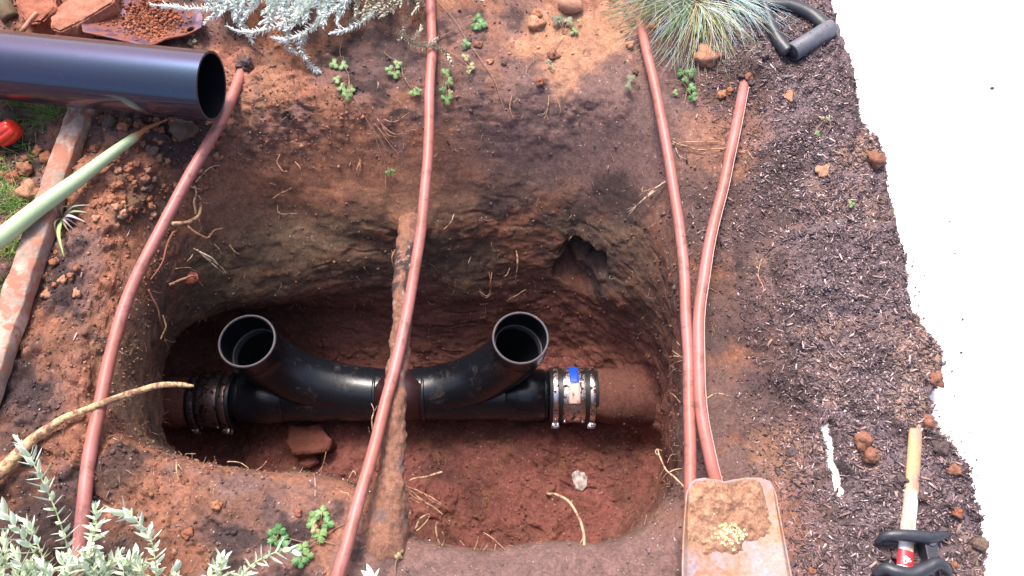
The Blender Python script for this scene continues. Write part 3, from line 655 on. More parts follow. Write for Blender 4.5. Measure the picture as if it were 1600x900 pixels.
# digging blade with a hole, top left
def sheet(name, f, nu, nv, matl, parent=None, th=.003, col=None, cf=None, closed=False):
    """surface f(u, v) -> point, given thickness"""
    V_ = np.array([list(f(i/(nu-1), j/(nv-1))) for i in range(nu) for j in range(nv)])
    F_ = [(i*nv+j, (i+1)*nv+j, (i+1)*nv+j+1, i*nv+j+1) for i in range(nu-1) for j in range(nv-1)]
    b = Buf(); b.add(V_, F_, cf(V_) if cf else col); o = b.build(name, matl, parent)
    if th: m_ = o.modifiers.new('th', 'SOLIDIFY'); m_.thickness = th; m_.offset = 0
    return o
M['purplesteel'] = mat('purple_grey_steel', (.12, .065, .10), rough=.42, metal=.4, dirt=(.26, .09, .06), dirt_amt=.50, dirt_scale=28, grain=.2)
M['bladesteel'] = mat('worn_blade_steel', attr=True, rough=.55, metal=.15, spec=.5, bump=.0006, bscale=120, grain=.22, gscale=180)
# outline of the blade from its left end to the pointed right corner with the hole
up_ = [(120,10),(170,2),(220,-5),(262,5),(290,10),(312,18),(318,30)]
lo_ = [(130,52),(170,60),(205,68),(236,72),(262,62),(292,56),(316,44)]
upc = crom([tuple(P(x, y, .030+.0*i)) for i, (x, y) in enumerate(up_)], 40); loc_ = crom([tuple(P(x, y, zz)) for (x, y), zz in zip(lo_, (.05, .046, .040, .034, .03, .028, .03))], 40)
def bladef(u, v):
    k = u*39; i = min(int(k), 38); f = k-i; a = upc[i]*(1-f)+upc[i+1]*f; c = loc_[i]*(1-f)+loc_[i+1]*f; p = a*(1-v)+c*v; p[2] -= .022*math.sin(math.pi*v)*math.sin(math.pi*min(1, u*1.1)); return p
root = root_at('digging_blade', P(220, 40, 0), 'purple grey steel digging blade with a round hole, heaped with soil beside the silver plant', 'digging blade')
nu, nv = 90, 46; V_ = np.array([bladef(i/(nu-1), j/(nv-1)) for i in range(nu) for j in range(nv)]); hc = np.array(P(297, 46, .030)); F_ = []
for i in range(nu-1):
    for j in range(nv-1):
        q = (i*nv+j, (i+1)*nv+j, (i+1)*nv+j+1, i*nv+j+1); ce = V_[list(q)].mean(0)
        if math.hypot((ce[0]-hc[0])/1.25, ce[1]-hc[1]) > .0062: F_.append(q)
b = Buf(); b.add(V_, F_); o1 = b.build('blade', M['purplesteel'], root); m_ = o1.modifiers.new('th', 'SOLIDIFY'); m_.thickness = .003
fix(root, o1)

# spade blade at the bottom, with its dished steel and stuck soil
def sp_extra(V_): pass
ol = [(1069,960),(1068,900),(1069,850),(1070,800),(1072,772),(1079,756),(1092,749),(1108,748),(1120,752),(1132,757),(1144,752),(1160,748),(1180,747),(1196,751),(1207,762),(1213,785),(1220,830),(1230,880),(1242,960)]
tl, tr = [], []
def spf(u, v):
    # u across, v from the tip edge down out of the picture
    yb = 990; tipx = np.interp(u, [0, .08, .2, .35, .5, .62, .8, .93, 1], [1071, 1077, 1090, 1110, 1137, 1158, 1185, 1205, 1214])
    tipy = np.interp(u, [0, .03, .08, .16, .28, .40, .47, .54, .68, .82, .92, .97, 1], [785, 768, 756, 749, 746.5, 749, 752.5, 749.5, 746, 746.5, 752, 764, 786])
    botx = 1066+(1256-1066)*u; x = tipx+(botx-tipx)*v; y = tipy+(yb-tipy)*v
    if u < .5: x = x-3*math.sin(math.pi*min(1, v*1.2))*(1-2*u)
    z = .034-.009*math.sin(math.pi*u)**.7*min(1, v*5)+.010*v
    z += .004*(sstep(.06, 0, np.array(u))+sstep(.94, 1, np.array(u)))
    return P(x, y, float(z))
root = root_at('spade_blade', P(1150, 850, 0), 'worn muddy steel spade blade lying at the bottom edge over two hoses', 'spade blade')
def spcol(V_):
    c0 = np.tile(np.array((.32, .22, .20)), (len(V_), 1)); a1 = fbm(V_, 18, 4, 501); a2 = fbm(V_, 60, 4, 511); a3 = fbm(V_, 200, 3, 521)
    c0 = lerp(c0, np.array((.31, .18, .12)), sstep(-.1, .3, a1+.3*a2)); c0 = lerp(c0, np.array((.30, .26, .30)), .6*sstep(.15, .4, a2)); c0 = lerp(c0, np.array((.30, .11, .05)), .8*sstep(.25, .45, a3+.4*a1))
    return np.clip(c0*(1+.2*a3)[:, None], .01, .8)
o1 = sheet('blade', spf, 70, 120, M['bladesteel'], root, .0026, cf=spcol)
# soil smeared on the blade
def mudf(u, v):
    uu = .06+.86*u; vv_ = .02+.62*v; p = spf(uu, vv_); a = np.array([[p.x, p.y, 0]])
    px_ = uu; e = 1.0-((u-.42)/.56)**2*.9-((v-.30)/.50)**2*1.0
    h = .0095*max(-.4, min(1, e*1.3))+.0060*float(fbm(a, 55, 4, 531)[0])+.0012*float(fbm(a, 260, 2, 532)[0]); p.z += h-.0012; return p
o2 = sheet('stuck_soil', mudf, 110, 130, M['soil'], root, 0, cf=lambda V_: np.clip(np.array((.36, .19, .12))*(1+.4*fbm(V_, 120, 3, 541)+.25*fbm(V_, 30, 3, 542))[:, None], .02, .7))
# cream coloured splat of crumbs
b = Buf(); ico = None
def lump_arrays(n=1, seed=0, level=1):
    bm = bmesh.new(); bmesh.ops.create_icosphere(bm, subdivisions=level, radius=1.0); V_ = np.array([v.co[:] for v in bm.verts]); F_ = np.array([[v.index for v in f.verts] for f in bm.faces]); bm.free(); return V_, F_
ICO1 = lump_arrays(level=1); ICO2 = lump_arrays(level=2); ICO3 = lump_arrays(level=3)
for k in range(120):
    a = rng.normal(0, 1, 2); x, y = 1141+a[0]*9, 839+a[1]*10; 
    if math.hypot(a[0], a[1]) < .45: x += 16
    v = (y-750)/240; p = mudf(min(1, max(0, ((x-1070)/155-.06)/.86)), min(1, max(0, (v-.02)/.62))); s = rng.uniform(.0008, .0026)
    b.add(ICO1[0]*np.array([s, s*rng.uniform(.7, 1.6), s*.6])+np.array([p.x, p.y, p.z+s*.3]), ICO1[1], (.72, .58, .33))
o3 = b.build('cream_crumbs', M['crumb'], root); o3['kind'] = 'stuff'; fix(root, o1, o2, o3)

# ---- D shaped black handle, top right
M['dgrip'] = mat('worn_black_plastic', (.030, .032, .042), rough=.42, spec=.55, grain=.3, gscale=200, bump=.0004, bscale=150, dirt=(.16, .12, .12), dirt_amt=.33, dirt_scale=50)
M['dgrip2'] = mat('worn_grip_plastic', (.12, .12, .145), rough=.5, spec=.5, grain=.3, gscale=260, dirt=(.05, .045, .05), dirt_amt=.4, dirt_scale=60, bump=.0003)
root = root_at('d_handle', P(1255, 45, 0), 'black plastic D handle of a garden tool lying beside the blue grass', 'tool handle')
g0 = P(1237, 82, .032); g1 = P(1296, 46, .032); gd = (g1-g0).normalized()
b = Buf(); b.tube([g0-gd*.001, g0, g0.lerp(g1, .5), g1, g1+gd*.006, g1+gd*.009], [.0155, .0168, .0162, .0172, .0150, .006], 28, caps=False); o1 = b.build('grip', M['dgrip2'], root)
b = Buf(); ringp = [g0-gd*.001, g0+gd*.03]; V_, F_ = tube_arrays(ringp, .0115, 24, True); b.add(V_, F_[:, ::-1]); annulus(b, [g0-gd*.001, g0+gd*.03], 0, .0150, .0112, 28, .001); o4 = b.build('grip_end', M['dgrip'], root)
b = Buf(); b.tube(crom([tuple(P(*q)) for q in [(1178,-22,.032),(1200,4,.032),(1235,8,.034),(1265,20,.034),(1285,36,.034),(1297,48,.032)]], 40), np.linspace(.011, .014, 40), 14, squash=.8); o2 = b.build('arm', M['dgrip'], root)
b = Buf(); b.tube(crom([tuple(P(*q)) for q in [(1182,-20,.032),(1197,14,.032),(1205,40,.032),(1216,62,.032),(1232,82,.032)]], 40), np.linspace(.008, .0125, 40), 14, squash=.9); o3 = b.build('arm', M['dgrip'], root)
fix(root, o1, o2, o3, o4)

# ---- wooden shaft with black frame grip, bottom right
M['shaft'] = mat('weathered_shaft', attr=True, rough=.6, grain=.22, gscale=220, bump=.0004, bscale=300)
root = root_at('tool_shaft', P(1420, 800, 0), 'weathered wooden tool shaft with white paint and a black plastic frame, near the concrete edge', 'garden tool')
path = crom([tuple(P(*q)) for q in [(1431,668,.036),(1427,730,.036),(1422,790,.036),(1416,850,.040),(1411,920,.042),(1408,960,.042)]], 90)
tt = np.linspace(0, 1, 90); V_, F_ = tube_arrays(path, np.interp(tt, [0, .02, .05, 1], [.0075, .0085, .0092, .0100]), 24, squash=.6); V_[:24] += (V_[:24]-V_[:24].mean(0))[:, :1]*np.array([[0, 1.6, 0]]); V_[24*90] = V_[:24].mean(0); s_ = np.r_[np.repeat(tt, 24), 0, 1]
# slanting cut end
ww = np.array((.50, .30, .15)); wl = np.array((.60, .56, .56)); a2 = fbm(V_*np.array([4, 1, 4]), 25, 4, 601)
cc = lerp(np.tile(ww, (len(V_), 1)), np.array((.34, .22, .16)), sstep(0, .35, a2)); cc = lerp(cc, np.array((.75, .75, .78)), sstep(.34, .42, s_)*sstep(-.25, .1, a2)); cc = lerp(cc, np.array((.42, .36, .36)), sstep(.30, .38, s_)*sstep(.1, -.25, a2)*.6)
b = Buf(); b.add(V_, F_, np.clip(cc*(1+.15*a2)[:, None], .02, .8)); o1 = b.build('shaft', M['shaft'], root)
# red label band with its white mark
M['redlabel'] = mat('red_label', (.62, .03, .045), rough=.4); M['whitemark'] = mat('white_print', (.85, .84, .84), rough=.45)
yy = np.array([450-((q-np.array([0, 0, CAM_H])) @ np.array(UPV))/((q-np.array([0, 0, CAM_H])) @ np.array(FWD))*FPX for q in path])
i0, i1 = int(np.argmin(abs(yy-861))), int(np.argmin(abs(yy-884)))
b = Buf(); V_, F_ = tube_arrays(path[i0:i1+1], .0104, 24, squash=.63, caps=False); b.add(V_, F_); lab = b.build('red_label', M['redlabel'], root)
mk = []; b = Buf(); zt_ = float(path[(i0+i1)//2][2])+.0070
for seg in ([(1412,879),(1413,874),(1417,872),(1419,876),(1415,880),(1412,879)], [(1412,872),(1415,869),(1419,872)], [(1417,878),(1424,877)], [(1415,875),(1422,873)]):
    b.tube(crom([tuple(P(x, y, zt_)) for x, y in seg], 14), .0009, 6)
mk.append(b.build('white_mark', M['whitemark'], root))
def bar(name, pts, r, sq, matl=M['dgrip']):
    b = Buf(); b.tube(crom([tuple(P(*q[:3])) for q in pts], 44), r if np.ndim(r) == 0 else np.interp(np.linspace(0, 1, 44), np.linspace(0, 1, len(r)), r), 16, squash=sq); return b.build(name, matl, root)
f1_ = bar('cross_bar', [(1370,848,.042),(1384,838,.054),(1405,836,.058),(1430,838,.058),(1455,840,.056),(1474,836,.052),(1482,836,.048)], [.004, .0065, .0075, .008, .008, .0065, .004], .9)
f2_ = bar('lower_bar', [(1366,898,.042),(1382,888,.052),(1400,893,.056),(1424,897,.056),(1448,888,.056),(1464,880,.056),(1478,888,.050),(1480,896,.044)], [.004, .007, .0085, .009, .009, .008, .0075, .005], 1.0)
def prism(name, pix, z0, z1, matl, bev=.0015):
    n = len(pix); V_ = [list(P(x, y, z1)) for x, y in pix]; V_ += [[p[0], p[1], z0] for p in V_]
    me = bpy.data.meshes.new(name); me.from_pydata(V_, [], [tuple(range(n))[::-1], tuple(range(n, 2*n))]+[(j, (j+1) % n, n+(j+1) % n, n+j) for j in range(n)]); me.materials.append(matl)
    o = link(bpy.data.objects.new(name, me), root); m_ = o.modifiers.new('bevel', 'BEVEL'); m_.width = bev; m_.segments = 2
    bm = bmesh.new(); bm.from_mesh(me); bmesh.ops.recalc_face_normals(bm, faces=bm.faces); bm.to_mesh(me); bm.free(); return o
f3_ = prism('side_plate', [(1442,838),(1466,838),(1466,862),(1465,880),(1446,892),(1450,872),(1447,858)], .020, .055, M['dgrip'])
f4_ = prism('flange', [(1371,850),(1384,840),(1404,842),(1404,850),(1388,852)], .020, .046, M['dgrip'])
f5_ = prism('saddle', [(1376,903),(1386,884),(1392,872),(1401,884),(1412,890),(1428,884),(1430,905)], .020, .046, M['dgrip'])
b = Buf(); q = P(1456, 847, .0555); b.tube([q, q+Vector((0, 0, .002))], [.0055, .0048], 16); f6_ = b.build('rivet', M['dgrip2'], root)
fix(root, o1, lab, *mk, f1_, f2_, f3_, f4_, f5_, f6_)
# ================================================================ PLANTS
M['leafsilver'] = mat('silver_leaf', attr=True, rough=.6, spec=.35, grain=.08, gscale=400)
M['leafgreen'] = mat('weed_leaf', attr=True, rough=.5, spec=.4, grain=.18, gscale=300)
M['stemgreen'] = mat('silver_stem', (.42, .50, .26), rough=.6, grain=.15)
M['stemdry'] = mat('dry_runner', (.26, .15, .10), rough=.7, grain=.25)
M['grass'] = mat('grass_blade', attr=True, rough=.55, spec=.35)
def leaf_mesh(name, L, W, cA, cB, cM, curl=.25, matl=None, nl=6, jit=0):
    """narrow leaf along +X, folded along the middle, tip curling up; base at the origin"""
    V_ = []; cl = []
    for i in range(nl+1):
        t = i/nl; w = W*math.sin(math.pi*(.06+.94*t)**.85)**.8*.5 if i < nl else .0002; z = curl*L*t*t
        for s in (-1, -.25, .25, 1):
            V_.append((L*t, s*w, z+abs(s)*w*.45)); cl.append(cM if abs(s) < .5 else (cA if t < .7 else cB))
    F_ = [(i*4+k, (i+1)*4+k, (i+1)*4+k+1, i*4+k+1) for i in range(nl) for k in range(3)]
    me = bpy.data.meshes.new(name); me.from_pydata(V_, [], F_); a = me.color_attributes.new('col', 'FLOAT_COLOR', 'POINT')
    c4 = np.ones((len(V_), 4), np.float32); c4[:, :3] = cl; a.data.foreach_set('color', c4.ravel()); me.polygons.foreach_set('use_smooth', np.ones(len(F_), bool)); me.materials.append(matl or M['leafsilver'])
    return me
def mesh_arrays(me):
    V_ = np.array([v.co[:] for v in me.vertices]); F_ = np.array([p.vertices[:] for p in me.polygons]); c = np.zeros(len(V_)*4, np.float32); me.color_attributes['col'].data.foreach_get('color', c); return V_, F_, c.reshape(-1, 4)[:, :3]
def basis(d, up):
    x = Vector(d).normalized(); y = Vector(up).cross(x)
    if y.length < 1e-4: y = Vector((0, 1, 0))
    y.normalize(); z = x.cross(y); return Matrix((x, y, z)).transposed()
W1 = (.66, .72, .64); W2 = (.78, .80, .76)
BIG = [leaf_mesh('leaf', .0215, .0080, (.80, .84, .74), (.88, .90, .84), (.58, .68, .46), .22), leaf_mesh('leaf', .0185, .0074, (.82, .86, .78), (.88, .90, .86), (.62, .72, .52), .38), leaf_mesh('leaf', .0155, .0066, (.76, .82, .68), (.86, .88, .80), (.50, .62, .38), .12)]
SML = [leaf_mesh('leaf', .0135, .0046, (.80, .83, .80), (.86, .88, .86), (.74, .79, .76), .15, nl=4), leaf_mesh('leaf', .0110, .0042, (.76, .83, .82), (.84, .88, .86), (.70, .77, .78), .3, nl=4)]
DRY = [leaf_mesh('leaf', .0115, .0042, (.58, .52, .42), (.66, .60, .50), (.50, .44, .33), .2, nl=4), leaf_mesh('leaf', .0095, .0038, (.60, .56, .42), (.66, .62, .50), (.50, .47, .35), .4, nl=4)]
ARR = {}
def sprig(root, pts, meshes, n, budget, stuff, stem_r=.0012, per=4, scale=(.7, 1.1), open_=.75, tipcrowd=1.6, stemm=None, wob=.15, taper=True):
    path = crom([tuple(p) for p in pts], 40); b = Buf(); b.tube(path, np.linspace(stem_r, stem_r*.55, 40), 6)
    st = local(b.build('stem', stemm or M['stemgreen'], root), root); T, N, B = frames(path); k = 0
    for i in range(n):
        for j in range(per):
            t = 1-(1-(i+.5*random.random()*.6)/n)**tipcrowd if tipcrowd != 1 else i/n; t = min(.999, .04+.96*t)
            q = min(39, int(t*39)); a = i*1.1+j*2*math.pi/per+random.uniform(-.3, .3); out_ = N[q]*math.cos(a)+B[q]*math.sin(a)
            op = open_*(1.0-.55*t**3)+random.uniform(-wob, wob); d = T[q]*(1-op)+out_*op
            s = random.uniform(*scale)*(.75+.25*t if taper else 1)*(1 if t < .9 else .72); R3 = basis(d, T[q]).to_4x4(); M4 = Matrix.Translation(Vector(path[q])) @ R3 @ Matrix.Diagonal((s, s*random.uniform(.85, 1.1), s, 1))
            me = random.choice(meshes)
            if budget[0] > 0:
                o = bpy.data.objects.new('leaf', me); C.objects.link(o); o.parent = st; o.matrix_local = Matrix.Translation(-Vector(root.location)) @ M4; budget[0] -= 1
            else:
                if me.name not in ARR: ARR[me.name] = mesh_arrays(me)
                V_, F_, c = ARR[me.name]; mm = np.array(M4); stuff.add(V_ @ mm[:3, :3].T+mm[:3, 3], F_, c)
    return path
def gp(x, y, h): 
    """point h above the soil that the line of sight (x, y) meets at that height"""
    z = max(-.09, hit(x, y)[0].z) if 0 <= y < 900 and 0 <= x < 1290 else 0
    return P(x, y, max(z, -.02)+h)
# silver plant, bottom left
root = root_at('silver_plant', P(80, 930, 0), 'silver leaved bushy plant with upright sprigs filling the bottom left corner', 'plant')
bud = [290]; stuff = Buf()
BL = [([(128,960,.03),(112,880,.06),(88,800,.09),(58,735,.11),(26,684,.12)], 26), ([(92,960,.03),(62,880,.055),(30,830,.075),(-6,785,.09)], 17),
      ([(140,890,.04),(143,850,.07),(150,815,.09),(148,792,.10)], 13), ([(246,950,.03),(243,880,.055),(232,835,.075),(205,808,.085),(172,797,.095)], 18),
      ([(344,960,.02),(344,915,.035),(345,885,.05),(346,866,.06)], 9), ([(300,950,.02),(325,905,.04),(342,880,.05)], 8), ([(372,940,.02),(376,905,.04),(400,878,.05),(440,860,.05),(462,862,.045)], 14)]
MORE = [([(60,980,.03),(40,900,.07),(20,860,.08)], 14), ([(20,980,.04),(0,900,.08),(-10,850,.08)], 14), ([(110,990,.03),(150,920,.05),(190,860,.06)], 14), ([(70,1000,.04),(100,930,.07),(110,860,.08)], 15), ([(160,990,.02),(180,930,.05),(205,885,.06)], 12), ([(0,990,.03),(30,950,.08),(60,900,.09)], 14), ([(30,960,.03),(70,900,.06),(50,830,.08),(30,810,.085)], 14), ([(130,970,.03),(90,920,.07),(65,880,.09)], 13), ([(240,990,.02),(215,930,.05),(205,900,.055)], 10), ([(262,960,.02),(268,915,.04),(276,880,.045)], 9), ([(-20,930,.04),(5,880,.07),(8,835,.08)], 12), ([(180,960,.02),(150,900,.06),(120,880,.08)], 12),([(400,960,.02),(385,925,.04),(372,895,.05)], 8)]
for pts, n in BL: sprig(root, [P(x, y, z) for x, y, z in pts], BIG, int(n*.95), bud, stuff, per=3, scale=(.85, 1.25), tipcrowd=1.2, open_=.88)
for k in range(14): x = random.uniform(-10, 240); y = random.uniform(850, 900)+max(0, x-180)*.25; MORE.append(([(x+random.uniform(-30, 30), 990, .03), (x+random.uniform(-12, 12), y+40, .05), (x, y, random.uniform(.055, .08))], 10))
for pts, n in MORE: sprig(root, [P(x, y, z-.01) for x, y, z in pts], BIG, n, bud, stuff, per=3, scale=(.7, 1.15), tipcrowd=1.2, open_=.86)
tag(local(stuff.build('foliage', M['leafsilver'], root), root), kind='stuff')
# small tuft, bottom middle
root = root_at('silver_seedling', P(580, 930, 0), 'small silver leaved sprig at the bottom edge right of the middle hose', 'plant'); bud = [60]; stuff = Buf(); stuff.add(np.zeros((3, 3)), [(0, 1, 2)])
sprig(root, [P(590, 960, .0), P(585, 915, .03), P(580, 898, .045)], BIG, 6, bud, stuff, per=5, scale=(.8, 1.1), open_=.9, tipcrowd=1.0)
sprig(root, [P(600, 960, .0), P(603, 925, .02), P(606, 905, .03)], BIG, 4, bud, stuff, per=4, scale=(.6, .9), open_=.85, tipcrowd=1.0)
# silver plant, top
root = root_at('silver_plant', P(440, -40, 0), 'low spreading silver white plant at the top edge between the blade and the middle hose', 'plant'); bud = [298]; stuff = Buf()
TP = [([(420,-30,.05),(370,5,.06),(310,14,.055),(262,10,.05),(236,8,.05)], 30, 0), ([(520,-40,.05),(470,20,.07),(420,45,.06),(380,50,.045),(352,40,.04)], 26, 0), ([(520,10,.05),(485,45,.06),(450,62,.05),(424,58,.045)], 20, 0),
      ([(480,50,.04),(468,72,.035),(478,92,.025)], 10, 0), ([(600,0,.05),(575,28,.05),(545,45,.05),(518,52,.05)], 17, 0), ([(450,40,.04),(448,70,.03),(462,82,.025)], 10, 0), ([(360,10,.04),(375,35,.045),(395,66,.03)], 12, 0)]
for k in range(56): 
    x = random.uniform(318, 535); y = random.uniform(0, 50)-(12 if x < 350 else 0); TP.append(([(x+random.uniform(-30, 60), -40, .03), (x+random.uniform(0, 25), y-25, .06), (x, y, random.uniform(.035, .07))], 17, 0))
for k in range(30):
    x = random.uniform(520, 655); y = random.uniform(-4, 40)-(18 if x > 600 else 0); TP.append(([(x+random.uniform(-30, 30), -40, .03), (x+random.uniform(0, 25), y-22, .05), (x, y, random.uniform(.03, .055))], 12, 1))
TP += [([(650,-10,.02),(635,30,.02),(628,58,.02),(620,62,.02)], 8, 1), ([(620,45,.02),(640,62,.024),(655,50,.03),(658,40,.03)], 9, 1), ([(640,66,.02),(662,72,.030),(680,62,.034),(684,60,.034)], 10, 1), ([(660,66,.02),(690,76,.030),(702,92,.026),(706,100,.024)], 11, 1), ([(540,40,.02),(552,30,.03),(560,20,.03)], 8, 1),
       ([(700,-30,.02),(725,-8,.03),(755,2,.02)], 9, 1), ([(760,-40,.02),(740,-10,.03),(690,0,.03)], 9, 1), ([(480,96,.01),(490,108,.008),(500,112,.008)], 5, 0)]
for pts, n, dr in TP: sprig(root, [P(x, y, z) for x, y, z in pts], DRY if dr else SML, int(n*1.7), bud, stuff, per=5, scale=(.6, 1.1), tipcrowd=1.15, open_=.82, stem_r=.0010, stemm=M['stemdry'] if dr else M['stemgreen'])
tag(local(stuff.build('foliage', M['leafsilver'], root), root), kind='stuff')

# blue fescue tuft, top right: hundreds of hair thin blades
def blades(buf, c, n, L0, L1, cols, spread, rad, seg=9, bias=None, rise=(.3, 1.0), droop=1.6, zmin=.004):
    for k in range(n):
        a = random.uniform(*spread); L = random.uniform(L0, L1); r0 = random.uniform(0, rad); st = Vector(c)+Vector((math.cos(a)*r0, math.sin(a)*r0, 0)); el = random.uniform(*rise)
        d = Vector((math.cos(a)*math.cos(el), math.sin(a)*math.cos(el), math.sin(el))); p = st.copy(); pth = [list(p)]; tw = random.uniform(-.9, .9)
        for i in range(seg):
            d = (d+Vector((-d.y*tw*.08, d.x*tw*.08, -droop*.09*random.uniform(.7, 1.2)))).normalized(); p = p+d*(L/seg)
            if p.z < zmin: p.z = zmin+random.uniform(0, .004); d.z = abs(d.z)*.1
            pth.append(list(p))
        w = random.uniform(.00045, .0009); buf.tube(np.array(pth), np.linspace(w, w*.35, seg+1), 3, random.choice(cols))
bl = [(.38, .52, .54), (.46, .58, .60), (.34, .48, .48), (.54, .62, .60)]; tn = [(.52, .44, .28), (.60, .50, .34), (.44, .46, .24)]; gr = [(.28, .40, .18), (.36, .48, .22)]
b = Buf(); cF = P(1088, 4, .0)
blades(b, cF, 420, .11, .19, tn+gr+bl[:2], (math.pi*.92, math.pi*1.72), .02, rise=(.2, .95)); cB2 = P(1120, -6, .0)
blades(b, cB2, 430, .10, .175, bl+bl+[tn[0]], (-math.pi*.42, math.pi*.12), .018, rise=(.1, .85), droop=1.2); blades(b, cF, 260, .07, .15, bl+gr, (math.pi*.5, math.pi*1.3), .02, rise=(.3, 1.2)); blades(b, cB2, 160, .06, .11, gr+bl, (0, 6.28), .02, rise=(.8, 1.5))
blades(b, P(1035, -14, .0), 170, .06, .13, tn+gr+tn, (math.pi*.9, math.pi*1.9), .03, rise=(.3, 1.0)); o = b.build('blue_grass_tuft', M['grass']); tag(o, 'tuft of fine blue green grass with straw coloured blades at the top edge', 'grass tuft', kind='stuff')
# lawn grass at the left edge
lg = [(.13, .26, .05), (.20, .36, .08), (.26, .42, .12), (.34, .38, .16), (.10, .20, .04)]
b = Buf()
for x, y, r, n in ((78,182,20,75),(95,188,14,45),(30,200,40,60),(55,250,24,26),(10,270,22,50),(18,330,26,80),(35,310,18,45),(8,390,20,60),(28,400,14,34),(5,440,16,30),(2,300,20,40),(15,225,25,26),(50,170,26,40),(6,470,12,16)):
    for k in range(n):
        px, py = x+random.gauss(0, r*.5), y+random.gauss(0, r*.45); h = P(px, py, .0); h.z = down(h.x, h.y)[0].z-.002
        blades(b, h, 1, .014, .045, lg, (0, 6.28), .001, seg=4, rise=(.5, 1.4), droop=1.5)
o = b.build('lawn_grass', M['grass']); tag(o, 'sparse green lawn grass growing through red soil at the left edge', 'grass', kind='stuff')
# straggling grass clump beside the board
root = root_at('grass_clump', P(105, 345, 0), 'straggly half dry grass clump beside the muddy board under the green stalk', 'grass clump')
c = P(98, 340, .012)
for (x, y, z, w, cl) in ((143,320,.02,.0022,(.40,.42,.30)),(147,334,.015,.0026,(.30,.36,.20)),(136,348,.02,.0030,(.52,.46,.46)),(100,402,.025,.0040,(.34,.50,.18)),(88,368,.01,.0022,(.44,.46,.28)),(118,362,.01,.0022,(.46,.36,.34)),(126,356,.008,.0018,(.42,.30,.28)),(120,378,.006,.0014,(.3,.2,.15)),(110,322,.03,.0016,(.36,.44,.2))):
    e = P(x, y, z); m_ = c.lerp(e, .5)+Vector((0, 0, .014)); b = Buf(); pt_ = crom([tuple(c), tuple(m_), tuple(e)], 12); b.tube(pt_, np.interp(np.linspace(0, 1, 12), [0, .4, 1], [w*.6, w, .0003]), 6, cl, squash=.3); local(b.build('blade', M['grass'], root), root)

# little weeds with toothed three lobed leaves
def lobed(nm, R, c1, c2, lobes=3, teeth=5, seed=0):
    rr = random.Random(seed); pts = []; n = lobes*teeth*2
    for i in range(n+1):
        t = i/n; a = (t-.5)*math.radians(300); lob = abs(math.sin(t*lobes*math.pi))**.45; tooth = 1 if i % 2 else .84
        r = R*(.46+.54*lob)*tooth*(1-.12*abs(t-.5)); pts.append((R*.30+r*math.cos(a), r*math.sin(a), 0))
    V_ = [(0, 0, 0), (R*.45, 0, R*.05)]; V_ += [(x, y, R*(.10*math.sin(x*3/R+seed)+.16*math.cos(y*5/R))-.18*max(0, x-R)**1) for x, y, z in pts]; mid = []
    k0 = len(V_); 
    for (x, y, z) in pts: mid.append((R*.3+(x-R*.3)*.55, y*.55, R*.10+R*.05*rr.uniform(-1, 1)))
    V_ += mid; m = len(pts); F_ = []
    for i in range(m-1): F_.append((2+i, 2+i+1, k0+i+1, k0+i)); F_.append((k0+i, k0+i+1, 1))
    F_.append((2, k0, 1)); F_.append((k0+m-1, 2+m-1, 1)); F_.append((2, 1, 0)); F_.append((1, 2+m-1, 0))
    me = bpy.data.meshes.new('leaf'); me.from_pydata(V_, [], F_); a = me.color_attributes.new('col', 'FLOAT_COLOR', 'POINT'); cl = np.array([c2, c2]+[c1]*m+[c2]*m); cl = cl*np.array((.70, .60, .62))*(1+.15*np.random.default_rng(seed).normal(0, 1, (len(cl), 1)))
    c4 = np.ones((len(V_), 4), np.float32); c4[:, :3] = np.clip(cl, .01, .9); a.data.foreach_set('color', c4.ravel()); me.polygons.foreach_set('use_smooth', np.ones(len(F_), bool)); me.materials.append(M['leafgreen']); return me
LV = {'g': [lobed('g', .0135, (.16, .34, .10), (.24, .44, .15), 3, 4, s) for s in (1, 2)], 'b': [lobed('b', .0140, (.10, .30, .10), (.14, .38, .12), 3, 5, s) for s in (3, 4)], 'd': [lobed('d', .0130, (.17, .24, .13), (.24, .28, .17), 3, 5, s) for s in (5, 6)], 'y': [lobed('y', .0115, (.34, .36, .14), (.40, .42, .18), 3, 4, s) for s in (7, 8)]}
def weed(label, base_, leaves, runner=None, name='weed_seedling'):
    h, n = hit(*base_); root = root_at(name, h, label, 'weed', 'small weeds on the soil')
    for (x, y, s, az, kind) in leaves:
        q, nn = hit(x, y); q = q+nn*random.uniform(.006, .012); q2 = q
        b = Buf(); mid = (h+q)/2+nn*.007; b.tube(crom([tuple(h), tuple(mid), tuple(q)], 14), .0006, 5); local(b.build('stem', M['stemdry'], root), root)
        d = Vector((math.cos(math.radians(az)), math.sin(math.radians(az)), .15)); up = (nn+Vector((random.uniform(-.3, .3), random.uniform(-.5, 0), .6))).normalized()
        o = bpy.data.objects.new('leaf', random.choice(LV[kind])); C.objects.link(o); o.parent = root
        R3 = basis(d-up*d.dot(up), up).to_4x4(); o.matrix_local = Matrix.Translation(q-Vector(root.location)-(R3 @ Vector((.006*s, 0, 0)))) @ R3 @ Matrix.Diagonal((s, s, s, 1))
    if runner:
        b = Buf(); b.tube(crom([tuple(hit(x, y, .004+.003*(k % 2))[0]) for k, (x, y) in enumerate(runner)], 50), .0007, 5); local(b.build('runner', M['stemdry'], root), root)
weed('green two leaf weed seedling just below the silver plant, left of centre', (536,88), [(523,104,.85,200,'g'),(537,106,.8,-20,'g')], [(536,60),(533,90),(543,118)])
weed('green three leaf weed seedling left of centre with a runner trailing into the pit', (545,125), [(529,131,.75,170,'g'),(536,141,.85,200,'g'),(548,143,.8,-10,'g'),(542,152,.8,-80,'g')], [(543,118),(552,150),(572,185),(590,212),(604,232)])
